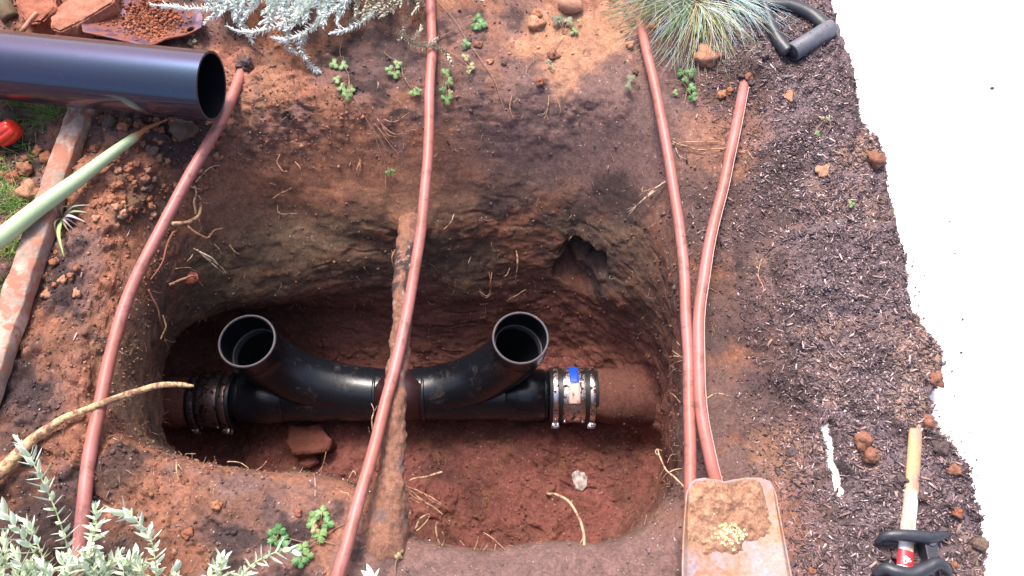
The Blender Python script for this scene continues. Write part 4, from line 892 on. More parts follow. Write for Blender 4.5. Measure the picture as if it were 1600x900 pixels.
weed('green clover like weed with four leaves to the left of the middle hose', (617,104), [(609,113,.75,170,'g'),(622,106,.8,20,'g'),(618,119,.8,-80,'g')], [(600,84),(612,92),(625,100),(632,122),(643,140)])
weed('small green weed leaf touching the middle hose on its left side', (645,134), [(648,147,.8,-60,'g'),(655,144,.6,10,'g')])
weed('yellowish green weed clump just right of the middle hose', (694,108), [(698,117,.8,40,'g'),(702,129,.75,-50,'g'),(690,143,.6,180,'b'),(698,155,.95,-90,'g'),(705,147,.6,0,'y')])
weed('bright green toothed weed leaf right of the middle hose at the top', (742,38), [(748,32,.85,80,'b'),(754,42,1.0,-20,'b'),(745,46,.8,-90,'b')], [(688,60),(715,48),(740,36)])
weed('lone blue green weed leaf on a long runner, right of the middle hose', (722,66), [(730,72,.85,-10,'b'),(724,76,.5,180,'d')], [(680,0),(710,36),(735,72),(756,104),(772,130),(786,165),(796,205)])
weed('faded yellow weed with pale leaves right of the middle hose', (728,94), [(729,94,.8,30,'y'),(739,108,.85,-50,'y'),(735,118,.5,-90,'y')], [(698,80),(716,92),(736,108)])
weed('greyish wilted weed below the large orange stone at the top', (880,55), [(866,38,.9,170,'d'),(876,36,.95,100,'d'),(888,40,.95,60,'d'),(896,52,.8,-20,'g'),(905,38,.5,40,'y')], [(880,62),(858,84),(832,98),(822,118),(840,128)])
weed('small dark weed on the orange soil below the greyish wilted weed', (860,102), [(858,102,.5,100,'d'),(863,108,.45,-60,'d')])
weed('drooping dark weed leaf left of the long hose near the blue grass', (1000,137), [(984,128,.85,140,'d'),(980,140,.75,200,'d')], [(988,136),(1004,137),(1018,136)])
weed('bright green toothed weed between the two right hand hoses', (1072,140), [(1062,116,.7,120,'b'),(1078,118,.8,40,'b'),(1070,128,.65,200,'b'),(1082,143,.8,-30,'b'),(1084,155,.75,-70,'b'),(1055,148,.5,190,'g')], [(1038,129),(1058,130),(1072,140),(1068,165)])
weed('pale green weed leaf in the straw coloured blades of the grass tuft', (1092,58), [(1090,50,.85,120,'g'),(1096,60,.6,-60,'g')])
weed('tiny weed with a curled stalk on the mulch right of the short hose', (1285,200), [(1292,190,.35,30,'g'),(1272,212,.45,200,'g'),(1281,188,.35,120,'y')], [(1290,212),(1296,202),(1294,192),(1284,192),(1274,204),(1272,212)])
weed('single small green leaf lying on the mulch near the concrete edge', (1330,322), [(1330,323,.55,0,'g')])
weed('single yellow leaf on the mulch above the short hose end', (1176,90), [(1177,94,.4,-30,'y'),(1173,84,.4,60,'d')])
weed('leafy green weed left of the middle hose near the bottom', (500,820), [(491,808,.8,120,'g'),(503,802,.85,80,'g'),(488,822,.75,190,'g'),(511,820,.8,-10,'b'),(504,838,1.0,-80,'g'),(491,832,.7,220,'y')], [(480,848),(500,842),(540,820)])
weed('green weed beside the silver sprigs at the bottom, lower left of the leafy weed', (440,846), [(427,832,.75,160,'b'),(439,826,.8,90,'b'),(432,844,.8,200,'b'),(444,846,.9,-40,'b')], [(448,840),(470,845),(482,850)])
weed('green weed leaf pair at the bottom edge behind the silver sprigs', (474,864), [(468,874,.95,220,'b'),(478,856,.8,60,'g'),(484,868,.75,0,'g'),(473,880,.7,-90,'b')], [(482,856),(500,848),(524,852)])
weed('pair of pale green leaves hanging on a runner into the pit', (607,262), [(607,268,.5,180,'g'),(614,266,.5,0,'g')], [(584,205),(596,238),(602,258),(604,296)])
weed('pale leaf standing on the near bank right of the middle hose', (620,880), [(622,862,.5,90,'y'),(621,872,.55,80,'y')], [(618,900),(617,886),(622,866)])
weed('small pale weed beside the tip of the digging blade', (304,66), [(302,58,.45,90,'d'),(306,68,.45,-30,'d'),(299,72,.5,200,'d')])

# ================================================================ ROOTS
M['root'] = mat('pale_root', attr=True, rough=.75, grain=.4, gscale=260, bump=.0005, bscale=300, dirt=(.20, .10, .065), dirt_amt=.47, dirt_scale=110)
RC = {'p': (.50, .32, .19), 'o': (.46, .22, .13), 'w': (.62, .48, .36), 'r': (.22, .06, .045), 'k': (.40, .29, .16)}
def rpath(pts, jit=.0012, n=36, seed=0):
    out = []
    for q in pts: out.append(tuple(P(*q)) if len(q) == 3 and abs(q[2]) < 2 and isinstance(q[2], float) and q[2] < -.9 else tuple(hit(q[0], q[1], q[2] if len(q) > 2 else .003)[0]))
    p = crom(out, n); p += jit*np.stack([vnoise(p, 70, seed+1), vnoise(p, 70, seed+2), vnoise(p, 70, seed+3)], 1); p[:, 2] += .0002; return p
RID = [0]
def root_thing(strands, label, group=None, name='root'):
    """strands: list of (pixel points (x, y, height over soil), start radius, end radius, colour)"""
    paths = []
    for s in strands:
        RID[0] += 7; p = rpath(s[0], seed=RID[0]); paths.append((p, s[1], s[2], RC[s[3]]))
    if len(paths) == 1:
        b = Buf(); p, r0, r1, c = paths[0]; b.tube(p, np.linspace(r0, r1, len(p)), 8, c); return tag(b.build(name, M['root']), label, 'root', group)
    rt = root_at(name, Vector(paths[0][0][0]), label, 'root', group)
    for p, r0, r1, c in paths:
        b = Buf(); b.tube(p, np.linspace(r0, r1, len(p)), 7, c); local(b.build('strand', M['root'], rt), rt)
    return rt
# long pale root across the left bank
pth = crom([tuple(P(*q)) for q in [(-60,800,.030),(0,738,.030),(45,690,.028),(90,660,.026),(140,637,.022),(200,616,.02),(245,603,.015),(280,600,.010),(304,604,.003)]], 90); pth += .0016*np.stack([vnoise(pth, 35, 1), vnoise(pth, 35, 2), vnoise(pth, 35, 3)], 1)
b = Buf(); V_, F_ = tube_arrays(pth, np.interp(np.linspace(0, 1, 90), [0, .25, .5, .8, .96, 1], [.0105, .0085, .0052, .0046, .0036, .0018]), 14); n_ = fbm(V_, 60, 3, 700)
b.add(V_, F_, np.clip(lerp(np.tile(np.array((.56, .36, .19)), (len(V_), 1)), np.array((.34, .19, .11)), sstep(0, .5, n_)), 0, 1)); tag(b.build('root', M['root']), 'long thick pale root reaching from the left edge across the leftmost hose into the pit', 'root')
root_thing([([(262,352,.012),(285,347,.016),(300,340,.018),(310,328,.014),(311,318,.008)], .0042, .0022, 'p'), ([(283,348,.014),(292,360,.016),(308,368,.018),(322,369,.016),(334,360,.014),(348,357,.010)], .0030, .0012, 'o'), ([(298,335,.012),(296,318,.014),(301,302,.014),(300,290,.010)], .0022, .0016, 'p'), ([(292,290,.010),(304,294,.012),(314,296,.006)], .0022, .0010, 'p'), ([(304,305,.012),(316,316,.010),(328,318,.006)], .0012, .0006, 'p'), ([(308,340,.01),(310,355,.01),(308,364,.006)], .0012, .0008, 'o'), ([(325,365,.012),(326,378,.01),(332,384,.004)], .0012, .0006, 'p')], 'largest branching pale root cluster beside the leftmost hose on the upper left wall')
root_thing([([(274,360,.008),(262,368,.010),(252,388,.010),(244,412,.010),(232,438,.004)], .0022, .0012, 'r')], 'thin dark red root curving down beside the leftmost hose')
root_thing([([(303,285,.006),(312,272,.010),(328,264,.010),(344,257,.004)], .0012, .0005, 'w'), ([(330,263,.01),(338,268,.006)], .0006, .0004, 'w')], 'thin pale forked rootlet above the largest root cluster')
root_thing([([(310,392,.008),(325,402,.016),(350,420,.014)], .0015, .0011, 'w'), ([(306,390,.008),(328,406,.018),(346,419,.016)], .0012, .0009, 'w'), ([(300,388,.006),(322,402,.014),(340,412,.012)], .0012, .0008, 'p'), ([(300,395,.006),(292,402,.010),(290,409,.004)], .0008, .0006, 'w')], 'bundle of straight straw like roots below the largest root cluster')
root_thing([([(262,444,.004),(276,434,.012),(292,430,.014),(306,435,.012),(314,444,.006)], .0024, .0016, 'o'), ([(272,420,.004),(285,418,.01),(298,420,.01),(303,426,.006)], .0010, .0006, 'p')], 'arched orange root over the broken brick piece on the left wall')
root_thing([([(360,382,.006),(368,388,.010),(375,396,.006)], .0010, .0018, 'p')], 'short cut root stub right of the straw like root bundle'); root_thing([([(333,380,.006),(340,390,.010),(345,397,.004)], .0010, .0012, 'p')], 'small cut root stub just left of another stub on the left wall')
root_thing([([(228,452,.004),(234,475,.010),(241,500,.012),(249,530,.010)], .0016, .0012, 'r'), ([(247,493,.008),(248,508,.012),(243,528,.010)], .0016, .0012, 'k'), ([(248,530,.010),(260,533,.012),(270,531,.006)], .0014, .0006, 'k'), ([(250,532,.01),(256,540,.008),(262,545,.004)], .0010, .0005, 'k')], 'hanging dark root with pale curled ends on the left pit wall')
root_thing([([(1042,285,.006),(1030,298,.016),(1008,318,.018),(983,332,.010)], .0016, .0006, 'w'), ([(1042,285,.006),(1022,308,.018),(1000,324,.016),(984,340,.010)], .0014, .0005, 'w'), ([(1035,292,.01),(1012,300,.016),(1008,294,.008)], .0010, .0005, 'k'), ([(1020,306,.016),(1000,322,.014),(980,328,.006)], .0009, .0004, 'k'), ([(1030,298,.016),(1020,312,.012),(1018,312,.006)], .0008, .0004, 'w')], 'frayed pale root broom sticking out left of the long hose')
root_thing([([(1050,222,.004),(1075,230,.008),(1095,238,.008),(1120,236,.008),(1138,232,.004)], .0013, .0009, 'p'), ([(1050,226,.004),(1080,224,.006),(1100,224,.006),(1120,224,.004)], .0009, .0007, 'p'), ([(1155,240,.004),(1168,240,.006),(1176,250,.004)], .0010, .0006, 'p'), ([(1056,232,.004),(1062,245,.004),(1074,250,.002)], .0006, .0004, 'w')], 'pair of thin roots running between the two right hand hoses')
root_thing([([(806,390,.004),(812,405,.014),(808,420,.014),(804,436,.006)], .0014, .0007, 'p'), ([(806,390,.004),(808,408,.012),(805,425,.008)], .0014, .0005, 'p')], 'split orange root splinter standing off the far wall, right of centre')
root_thing([([(768,424,.004),(764,440,.012),(766,450,.008)], .0011, .0008, 'o'), ([(764,424,.004),(768,438,.010),(764,452,.006)], .0009, .0007, 'o')], 'short twin root tuft on the far wall left of the split splinter')
root_thing([([(748,454,.004),(758,458,.010),(768,452,.004)], .0009, .0006, 'k'), ([(750,458,.004),(760,461,.008),(770,455,.004)], .0008, .0005, 'k')], 'curled straw root low on the far wall')
root_thing([([(822,620-170,.003),(795,465,.012),(793,470,.004)], .0009, .0006, 'k')], 'tiny root stub above the right riser mouth')
root_thing([([(710,332,.004),(704,345,.010),(692,357,.004)], .0010, .0006, 'w')], 'thin white root just right of the middle hose on the far wall')
root_thing([([(735,400,.004),(731,408,.010),(734,414,.004)], .0009, .0007, 'w')], 'short curved white root high on the far wall'); root_thing([([(797,418,.003),(790,426,.008),(786,430,.003)], .0007, .0005, 'w')], 'hair thin white root beside the split splinter')
root_thing([([(618,388,.004),(614,400,.012),(618,412,.014),(622,418,.008)], .0013, .0012, 'o'), ([(612,388,.006),(618,392,.010),(626,384,.004)], .0009, .0006, 'o')], 'reddish root beside the upper end of the bridging pipe')
root_thing([([(438,240,.003),(436,252,.010),(446,262,.012),(450,266,.006)], .0010, .0018, 'o')], 'hooked orange root at the left of the far wall'); root_thing([([(462,252,.003),(471,260,.008),(474,274,.006)], .0010, .0009, 'o')], 'short orange root right of the hooked one')
root_thing([([(426,310,.003),(440,300,.008),(457,292,.003)], .0009, .0005, 'p'), ([(440,300,.006),(444,292,.004)], .0006, .0004, 'p')], 'forked fine root on the left of the far wall'); root_thing([([(433,320,.003),(438,332,.008),(466,334,.003)], .0009, .0005, 'p'), ([(438,330,.006),(436,342,.003)], .0006, .0004, 'p')], 'bent fine root below the forked one on the far wall')
root_thing([([(565,250,.003),(560,262,.008),(557,280,.003)], .0014, .0009, 'o'), ([(563,248,.003),(565,262,.008),(560,276,.003)], .0010, .0008, 'o')], 'flat reddish root splinter left of centre on the far wall')
root_thing([([(590,186,.004),(604,200,.008),(618,208,.010),(632,206,.008),(648,202,.010),(655,214,.006)], .0010, .0005, 'o'), ([(596,196,.004),(606,210,.008),(620,214,.006)], .0009, .0004, 'o'), ([(586,192,.004),(598,208,.006),(615,224,.004)], .0008, .0004, 'o'), ([(600,186,.004),(616,190,.006),(640,176,.004)], .0009, .0004, 'o'), ([(592,200,.004),(604,218,.006),(622,240,.004)], .0008, .0004, 'o')], 'matted nest of fine orange roots on the shoulder left of the middle hose')
root_thing([([(858,150,.003),(854,175,.006),(848,192,.006)], .0008, .0005, 'p'), ([(856,172,.006),(846,180,.004),(842,178,.003)], .0006, .0004, 'p'), ([(854,178,.006),(858,192,.004)], .0006, .0004, 'p')], 'small branching rootlet on the smooth far shoulder'); root_thing([([(872,155,.002),(876,172,.005),(873,182,.003)], .0006, .0005, 'p')], 'hair thin root beside the small branching rootlet')
root_thing([([(800,150,.003),(798,168,.006),(802,186,.004)], .0012, .0008, 'o'), ([(800,160,.004),(808,156,.006)], .0008, .0005, 'o')], 'short reddish twig on the far shoulder between middle hose and rootlet')
# floor and near bank
def aroot(strands, label, group=None):
    ps = []
    for s in strands: RID[0] += 5; p = crom([tuple(P(*q)) for q in s[0]], 30); p += .0010*np.stack([vnoise(p, 60, RID[0]), vnoise(p, 60, RID[0]+1), vnoise(p, 60, RID[0]+2)], 1); ps.append((p, s[1], s[2], RC[s[3]]))
    if len(ps) == 1: b = Buf(); p, r0, r1, c = ps[0]; b.tube(p, np.linspace(r0, r1, 30), 8, c); return tag(b.build('root', M['root']), label, 'root', group)
    rt = root_at('root', Vector(ps[0][0][0]), label, 'root', group)
    for p, r0, r1, c in ps: b = Buf(); b.tube(p, np.linspace(r0, r1, 30), 7, c); local(b.build('strand', M['root'], rt), rt)
aroot([([(626,758,-.05),(645,748,-.055),(668,744,-.06),(690,737,-.07)], .0011, .0016, 'p'), ([(626,756,-.05),(650,766,-.06),(670,776,-.07),(690,787,-.08)], .0013, .0016, 'o'), ([(628,757,-.05),(655,778,-.07),(672,790,-.08),(692,803,-.09)], .0013, .0012, 'p'), ([(628,758,-.05),(645,776,-.06),(660,782,-.07),(668,782,-.08)], .0009, .0006, 'o'), ([(632,762,-.05),(638,776,-.06),(655,786,-.07)], .0009, .0005, 'p'), ([(660,770,-.06),(678,784,-.07),(692,790,-.08)], .0009, .0006, 'o')], 'fan of straw coloured roots spreading right from the bridging pipe over the pit floor')
aroot([([(855,772,-.10),(872,774,-.08),(890,786,-.07),(904,808,-.06),(912,832,-.05),(912,856,-.05)], .0020, .0022, 'p'), ([(894,786,-.07),(892,784,-.07),(895,782,-.07)], .0005, .0004, 'p'), ([(912,838,-.05),(906,850,-.05),(905,854,-.05)], .0009, .0006, 'o')], 'curved thick pale root rising from the near rim over the pit floor')
aroot([([(1070,762,-.02),(1052,745,-.03),(1040,732,-.04),(1030,712,-.05),(1028,702,-.05)], .0016, .0012, 'p'), ([(1030,712,-.05),(1024,708,-.05),(1026,702,-.05),(1034,704,-.05)], .0009, .0006, 'p'), ([(1046,738,-.03),(1056,734,-.03),(1068,732,-.02)], .0010, .0006, 'p'), ([(1040,730,-.04),(1030,746,-.05)], .0006, .0003, 'p'), ([(1044,736,-.035),(1036,748,-.05)], .0006, .0003, 'p'), ([(1048,742,-.03),(1050,752,-.04)], .0006, .0003, 'k'), ([(1042,724,-.04),(1048,712,-.04),(1056,710,-.04)], .0005, .0003, 'k')], 'frizzy pale root left of the spade blade beside the long hose')
aroot([([(648,826,-.05),(656,812,-.04),(668,804,-.035),(672,805,-.035)], .0014, .0010, 'p'), ([(650,828,-.05),(664,818,-.04),(671,806,-.035)], .0010, .0008, 'p')], 'looped orange root at the corner of the near rim below the root fan')
aroot([([(688,852,-.05),(684,840,-.04),(682,822,-.03),(685,815,-.03)], .0016, .0010, 'p'), ([(690,852,-.05),(694,842,-.04),(690,832,-.03)], .0013, .0010, 'p')], 'forked root stub standing on the near rim')
aroot([([(740,862,-.05),(746,845,-.035),(748,838,-.03)], .001, .0007, 'p'), ([(750,862,-.05),(755,848,-.035)], .001, .0007, 'o'), ([(758,862,-.05),(765,848,-.035)], .0009, .0006, 'p'), ([(745,860,-.05),(742,846,-.04)], .0009, .0006, 'o'), ([(752,862,-.05),(762,852,-.04)], .0009, .0006, 'p'), ([(772,862,-.05),(774,850,-.04)], .001, .0008, 'p'), ([(794,866,-.05),(776,846,-.035),(755,832,-.03)], .0008, .0005, 'p')], 'row of cut root stubs along the middle of the near rim')
aroot([([(492,775,.0),(493,755,.012),(491,740,.018)], .0012, .0009, 'w')], 'pale upright root stub on the near rim left of the middle hose'); aroot([([(500,745,-.03),(503,728,-.02),(508,715,-.01),(510,705,-.01)], .0006, .0004, 'o'), ([(504,728,-.02),(498,738,-.02)], .0005, .0003, 'o'), ([(506,722,-.02),(512,726,-.02)], .0005, .0003, 'o')], 'fine wiry rootlet on the near rim beside the pale upright stub')
aroot([([(543,752,-.03),(547,744,-.02),(552,736,-.02),(556,742,-.02)], .0010, .0006, 'p')], 'small hooked root on the near rim touching the middle hose'); aroot([([(524,762,-.0),(536,768,.005),(545,772,.006),(540,786,.004)], .0008, .0005, 'p')], 'thin root lying on the near bank left of the middle hose')
aroot([([(276,722,-.01),(276,734,.01),(279,750,.006)], .0012, .0009, 'p'), ([(278,726,0.0),(284,734,.0)], .0006, .0004, 'p')], 'pale root stub on the near left bank below the pit corner')
aroot([([(355,722,-.04),(372,722,-.03),(388,730,-.03),(385,736,-.03)], .0009, .0006, 'k')], 'wiry root along the near left rim'); aroot([([(400,735,-.04),(410,728,-.03),(417,720,-.03)], .0009, .0006, 'o')], 'slim root sticking up at the middle of the near left rim'); aroot([([(288,718,-.03),(292,710,-.02),(306,710,-.02)], .0006, .0004, 'k'), ([(318,724,-.03),(322,715,-.02)], .0006, .0004, 'k'), ([(336,722,-.03),(336,712,-.02)], .0006, .0004, 'k')], 'wispy rootlets at the left corner of the near rim')
aroot([([(582,672,-.01),(580,655,.0),(584,640,.004),(580,630,.006)], .0012, .0007, 'k'), ([(584,645,.0),(589,634,.004)], .0006, .0005, 'k'), ([(578,676,-.01),(576,668,.0)], .0008, .0005, 'k')], 'curved straw root left of the middle hose over the black junction')
aroot([([(1068,560,-.03),(1055,556,-.04),(1046,558,-.05)], .0008, .0004, 'p'), ([(1066,558,-.03),(1056,552,-.04),(1050,548,-.05)], .0006, .0004, 'p'), ([(1066,564,-.03),(1055,566,-.04),(1048,572,-.05)], .0006, .0004, 'p'), ([(1064,628,-.03),(1056,620,-.04),(1047,614,-.05)], .0009, .0005, 'o'), ([(1062,540,-.03),(1058,534,-.04)], .0006, .0004, 'p')], 'fine rootlets sprouting left from behind the long hose'); aroot([([(1104,622,.0),(1116,616,.004),(1128,616,.002),(1141,620,-.004)], .0010, .0010, 'p')], 'pale root poking out right of the short hose')
aroot([([(1190,405,.008),(1184,430,.008),(1192,450,.006),(1188,468,.004)], .0010, .0006, 'o')], 'curly brown root on the slope right of the short hose')

# ================================================================ CLODS, STONES AND LOOSE SOIL
def clod_mesh(name, seed, amp=.8, lvl=ICO2 if False else ICO3, sq=(1, 1, .75), colr=(.30, .13, .08), rough=.6, tone=.3):
    V_ = lvl[0].copy(); n1_ = fbm(V_+seed*3.1, 1.3, 3, seed); w_, wi_ = worley(V_+seed, 1.9, seed); n2_ = fbm(V_+seed, 5, 3, seed+3)
    V_ = V_*(1+amp*n1_+rough*(.5-w_)+.07*n2_)[:, None]*np.array(sq); c = np.clip(np.array(colr)*(1+tone*n2_+.25*n1_)[:, None], .01, .8)
    if seed < 30: V_ *= (1+.16*fbm(ICO3[0]+seed, 2.6, 3, seed+7))[:, None]
    b = Buf(); b.add(V_, lvl[1], c); o = b.build(name, M['crumb'], smooth=(seed >= 30)); me = o.data; bpy.data.objects.remove(o); return me
def put(name, me, x, y, s, label, cat, group=None, sink=.35, rz=None, h=None, sc3=(1, 1, 1)):
    q, n = hit(x, y) if h is None else (P(x, y, h), Vector((0, 0, 1))); o = bpy.data.objects.new(name, me); C.objects.link(o); o.location = q+Vector((0, 0, s*(.6-sink))); o.rotation_euler = (0, 0, random.uniform(0, 6.28) if rz is None else rz); o.scale = (s*sc3[0], s*sc3[1], s*sc3[2])
    tag(o, label, cat, group); return o
CO = [clod_mesh('clod', s, colr=c) for s, c in ((11, (.34, .15, .085)), (12, (.30, .12, .07)), (13, (.24, .11, .075)), (14, (.38, .19, .12)), (15, (.26, .10, .06)))]
CD = [clod_mesh('clod', s, colr=c) for s, c in ((21, (.12, .075, .06)), (22, (.10, .07, .07)), (23, (.16, .11, .085)))]
ST_ = clod_mesh('stone', 31, amp=.16, rough=.05, colr=(.46, .24, .16), sq=(1.05, .85, .7))
put('stone', ST_, 889, 12, .0235, 'smooth oval orange stone at the top edge, left of the blue grass', 'stone', sink=.2, rz=-.4)
put('clod', CO[3], 1104, 94, .0185, 'large orange clod below the blue grass, between the right hand hoses', 'clod', sink=.2)
put('clod', CO[2], 1124, 88, .0085, 'small clod touching the right side of the large orange one', 'clod'); put('clod', CO[0], 1127, 150, .0085, 'round orange clod left of the short hose end', 'clod'); put('clod', CO[1], 1140, 143, .006, 'tiny orange clod nearest the short hose end', 'clod')
put('clod', CO[3], 840, 40, .014, 'pale orange clod left of the wilted weed', 'clod'); put('clod', CO[0], 838, 24, .010, 'small clod above the pale orange one near the top edge', 'clod'); put('clod', CO[2], 748, 71, .0075, 'small brown clod beside the blue green weed leaf', 'clod'); put('clod', CO[2], 865, 88, .010, 'brown clod on orange soil below the wilted weed', 'clod')
put('clod', CD[2], 290, 204, .020, 'large grey brown clod under the glossy black pipe mouth', 'clod', sink=.25); put('clod', CD[2], 172, 195, .0125, 'grey clod beside the head of the muddy board', 'clod'); put('clod', CD[0], 238, 235, .010, 'dark clod in front of the green stalk tip', 'clod')
put('clod', CO[3], 50, 303, .0165, 'large orange clod left of the muddy board', 'clod'); put('clod', CO[0], 42, 265, .012, 'orange clod in the grass, above the large orange one', 'clod'); put('clod', CO[4], 22, 280, .011, 'orange clod half in the grass at the left edge', 'clod'); put('clod', CO[1], 78, 250, .012, 'orange clod touching the upper left side of the board', 'clod'); put('clod', CO[0], 60, 238, .009, 'small clod right of the red plastic cap', 'clod')
put('clod', CD[2], 1378, 233, .019, 'largest brown clod overhanging the concrete edge on the right', 'clod', sink=.3); put('clod', CD[2], 1387, 258, .014, 'brown clod just below the largest one at the concrete edge', 'clod', sink=.3); put('clod', CO[2], 1368, 250, .014, 'reddish clod left of the two at the concrete edge', 'clod')
for x, y in ((1286,264),(1234,152)): put('clod', CO[3], x, y, .011, 'flat pale orange clod on dark mulch, '+('lower' if y > 200 else 'upper')+' of two right of the short hose', 'clod', sink=.55, sc3=(1.2, 1, .5))
for k, (x, y, s) in enumerate([(1450,660,.009),(1456,640,.008),(1462,595,.010),(1447,505,.009),(1470,700,.009),(1490,735,.008),(1528,850,.010),(1474,575,.008),(1425,490,.008),(1346,690,.012),(1360,712,.010)]):
    put('clod', random.choice(CD+[CO[2]]), x, y, s, 'small clod in the soil spilled along the concrete edge', 'clod', 'clods along the concrete edge')
for x, y, s in ((1160,119,.007),(1170,122,.0075),(1166,112,.009),(1174,130,.005),(377,103,.008),(389,106,.008),(384,97,.009),(371,112,.005)):
    put('clod', random.choice(CD+[CO[2]]), x, y, s, 'small clod at the buried upper end of the '+('short hose' if x > 700 else 'leftmost hose'), 'clod', 'clods over the buried end of the '+('short hose' if x > 700 else 'leftmost hose'))
# loose clods thrown up on the left
kk = 0
for k in range(190):
    if k < 130: x, y = random.uniform(140, 350), random.uniform(185, 345)
    else: x, y = random.uniform(0, 120), random.uniform(205, 460)
    if 255 < x and y > 300: continue
    s = random.uniform(.0034, .0070)*(1.2 if random.random() < .15 else 1)
    put('clod', random.choice(CO+CD[2:]), x, y, s, 'small orange clod among the crumbly soil thrown up on the left', 'clod', 'small clods thrown up on the left', sink=.3)
for k in range(32):
    x, y = random.choice([(random.uniform(160, 300), random.uniform(0, 50)), (random.uniform(60, 500), random.uniform(740, 900)), (random.uniform(1200, 1500), random.uniform(650, 900)), (random.uniform(700, 1250), random.uniform(20, 130))])
    if 1060 < x < 1250 and y > 740: continue
    put('clod', random.choice(CO+CD), x, y, random.uniform(.004, .0075), 'small loose clod lying on the soil around the pit', 'clod', 'small clods around the pit', sink=.3)
# bricks and slabs of hard clay, top left
def chunk(name, corners, z0, z1, colr, label, cat, seed, amp=.010):
    bm = bmesh.new(); n = len(corners); lo_v = [bm.verts.new(P(x, y, z1).to_tuple()[:2]+(z0,)) for x, y in corners]; hi_v = [bm.verts.new(P(x, y, z1)+Vector((0, 0, 0))) for x, y in corners]
    bm.faces.new(hi_v); bm.faces.new(lo_v[::-1]); [bm.faces.new((lo_v[i], lo_v[(i+1) % n], hi_v[(i+1) % n], hi_v[i])) for i in range(n)]
    bmesh.ops.recalc_face_normals(bm, faces=bm.faces); bmesh.ops.bevel(bm, geom=bm.edges[:], offset=.0025, segments=2, affect='EDGES'); bmesh.ops.triangulate(bm, faces=bm.faces)
    for _ in range(4): bmesh.ops.subdivide_edges(bm, edges=[e for e in bm.edges if e.calc_length() > .0045], cuts=1); bmesh.ops.triangulate(bm, faces=bm.faces)
    bm.normal_update(); V_ = np.array([v.co[:] for v in bm.verts]); nn = np.array([v.normal[:] for v in bm.verts]); d = fbm(V_, 30, 4, seed)*amp+fbm(V_, 140, 3, seed+2)*.0012
    V_ = V_+nn*d[:, None]; F_ = np.array([[v.index for v in f.verts] for f in bm.faces]) if bm.verts.index_update() is None else None; bm.free()
    c = np.clip(np.array(colr)*(1+.35*fbm(V_, 60, 4, seed+5)+.2*fbm(V_, 15, 3, seed+6))[:, None], .01, .8); b = Buf(); b.add(V_, F_, c); o = b.build(name, M['crumb']); return tag(o, label, cat)
chunk('clay_slab', [(22,-12),(88,-14),(84,14),(64,34),(40,36),(28,14)], .0, .045, (.34, .125, .08), 'large flat orange slab of clay in the top left corner', 'clay slab', 801)
chunk('clay_slab', [(96,8),(150,-22),(190,-30),(176,4),(130,32),(92,50),(78,44),(80,28)], .0, .05, (.38, .16, .105), 'long wedge of hard orange clay beside the digging blade', 'clay slab', 811)
chunk('broken_brick', [(452,664),(500,662),(516,690),(510,704),(462,708),(446,692)], -.515, -.455, (.12, .042, .03), 'broken reddish brick on the pit floor under the black junction', 'brick', 821)
chunk('broken_brick', [(466,712),(492,708),(500,722),(478,732),(464,726)], -.515, -.478, (.11, .04, .03), 'smaller brick piece on the pit floor in front of the broken brick', 'brick', 831)
q, n = hit(299, 434); bp = clod_mesh('brick_piece', 41, amp=.15, rough=.1, colr=(.26, .08, .05), sq=(1.2, .9, .5)); o = put('brick_piece', bp, 297, 435, .014, 'small bright red brick piece stuck in the left pit wall', 'brick piece', sink=.5)
b = Buf(); b.tube(crom([tuple(P(*q)) for q in [(34,50,.05),(46,34,.055),(58,20,.06)]], 14), [.004]*14, 8, (.50, .22, .14)); tag(b.build('stick', M['root']), 'short reddish stick leaning on the orange clay slab', 'stick')
b = Buf(); b.tube(crom([tuple(P(*q)) for q in [(18,30,.01),(6,10,.02),(0,-20,.02)]], 14), [.016]*14, 8, (.12, .09, .05)); tag(b.build('stick', M['root']), 'thick dark stick in the extreme top left corner', 'stick')
q, n = hit(906, 750); rk = clod_mesh('pale_stone', 51, amp=.2, rough=.35, colr=(.36, .30, .28), sq=(.9, 1.2, .5), tone=1.4); put('pale_stone', rk, 906, 750, .019, 'whitish flaky stone half buried in the pit floor', 'stone', sink=.55, rz=.3)
# loose soil on the digging blade
b = Buf()
for k in range(1500):
    u, v = random.gauss(.52, .16), random.gauss(.42, .22)
    if not (0 < u < .86 and 0 < v < .92): continue
    p = bladef(u, v); s = .0009+.0026*random.random()**2.5; V_ = ICO1[0]*s*(1+.3*rng.normal(0, 1, (len(ICO1[0]), 1))); b.add(V_+np.array([p[0], p[1], p[2]+.002+s*.5+.007*math.exp(-((u-.52)/.15)**2-((v-.35)/.25)**2)*random.random()**.5]), ICO1[1], np.array((.32, .12, .07))*random.uniform(.6, 1.3))
o = b.build('blade_soil', M['crumb'], smooth=False); tag(o, 'crumbly red soil heaped on the purple grey digging blade', 'soil', kind='stuff')
# ---- crumbs and mulch chips: far too many to count
gA = G3; e1 = np.linalg.norm(np.cross(du, dv), axis=2).reshape(-1)
inframe = np.zeros(len(SV), bool); rel = SV-np.array([0, 0, CAM_H]); zc = rel @ np.array(FWD); xc = rel[:, 0]/zc*FPX+800; yc = 450-(rel @ np.array(UPV))/zc*FPX; inframe = (zc > 0) & (xc > -60) & (xc < 1640) & (yc > -60) & (yc < 950)
def pick(n, wgt):
    p = e1*wgt*inframe; p = p/p.sum(); return rng.choice(len(SV), n, p=p)
def rand_rot(n):
    q = rng.normal(0, 1, (n, 4)); q /= np.linalg.norm(q, axis=1)[:, None]; a, b, c, d = q.T
    return np.stack([np.stack([1-2*(c*c+d*d), 2*(b*c-a*d), 2*(b*d+a*c)], -1), np.stack([2*(b*c+a*d), 1-2*(b*b+d*d), 2*(c*d-a*b)], -1), np.stack([2*(b*d-a*c), 2*(c*d+a*b), 1-2*(b*b+c*c)], -1)], 1)
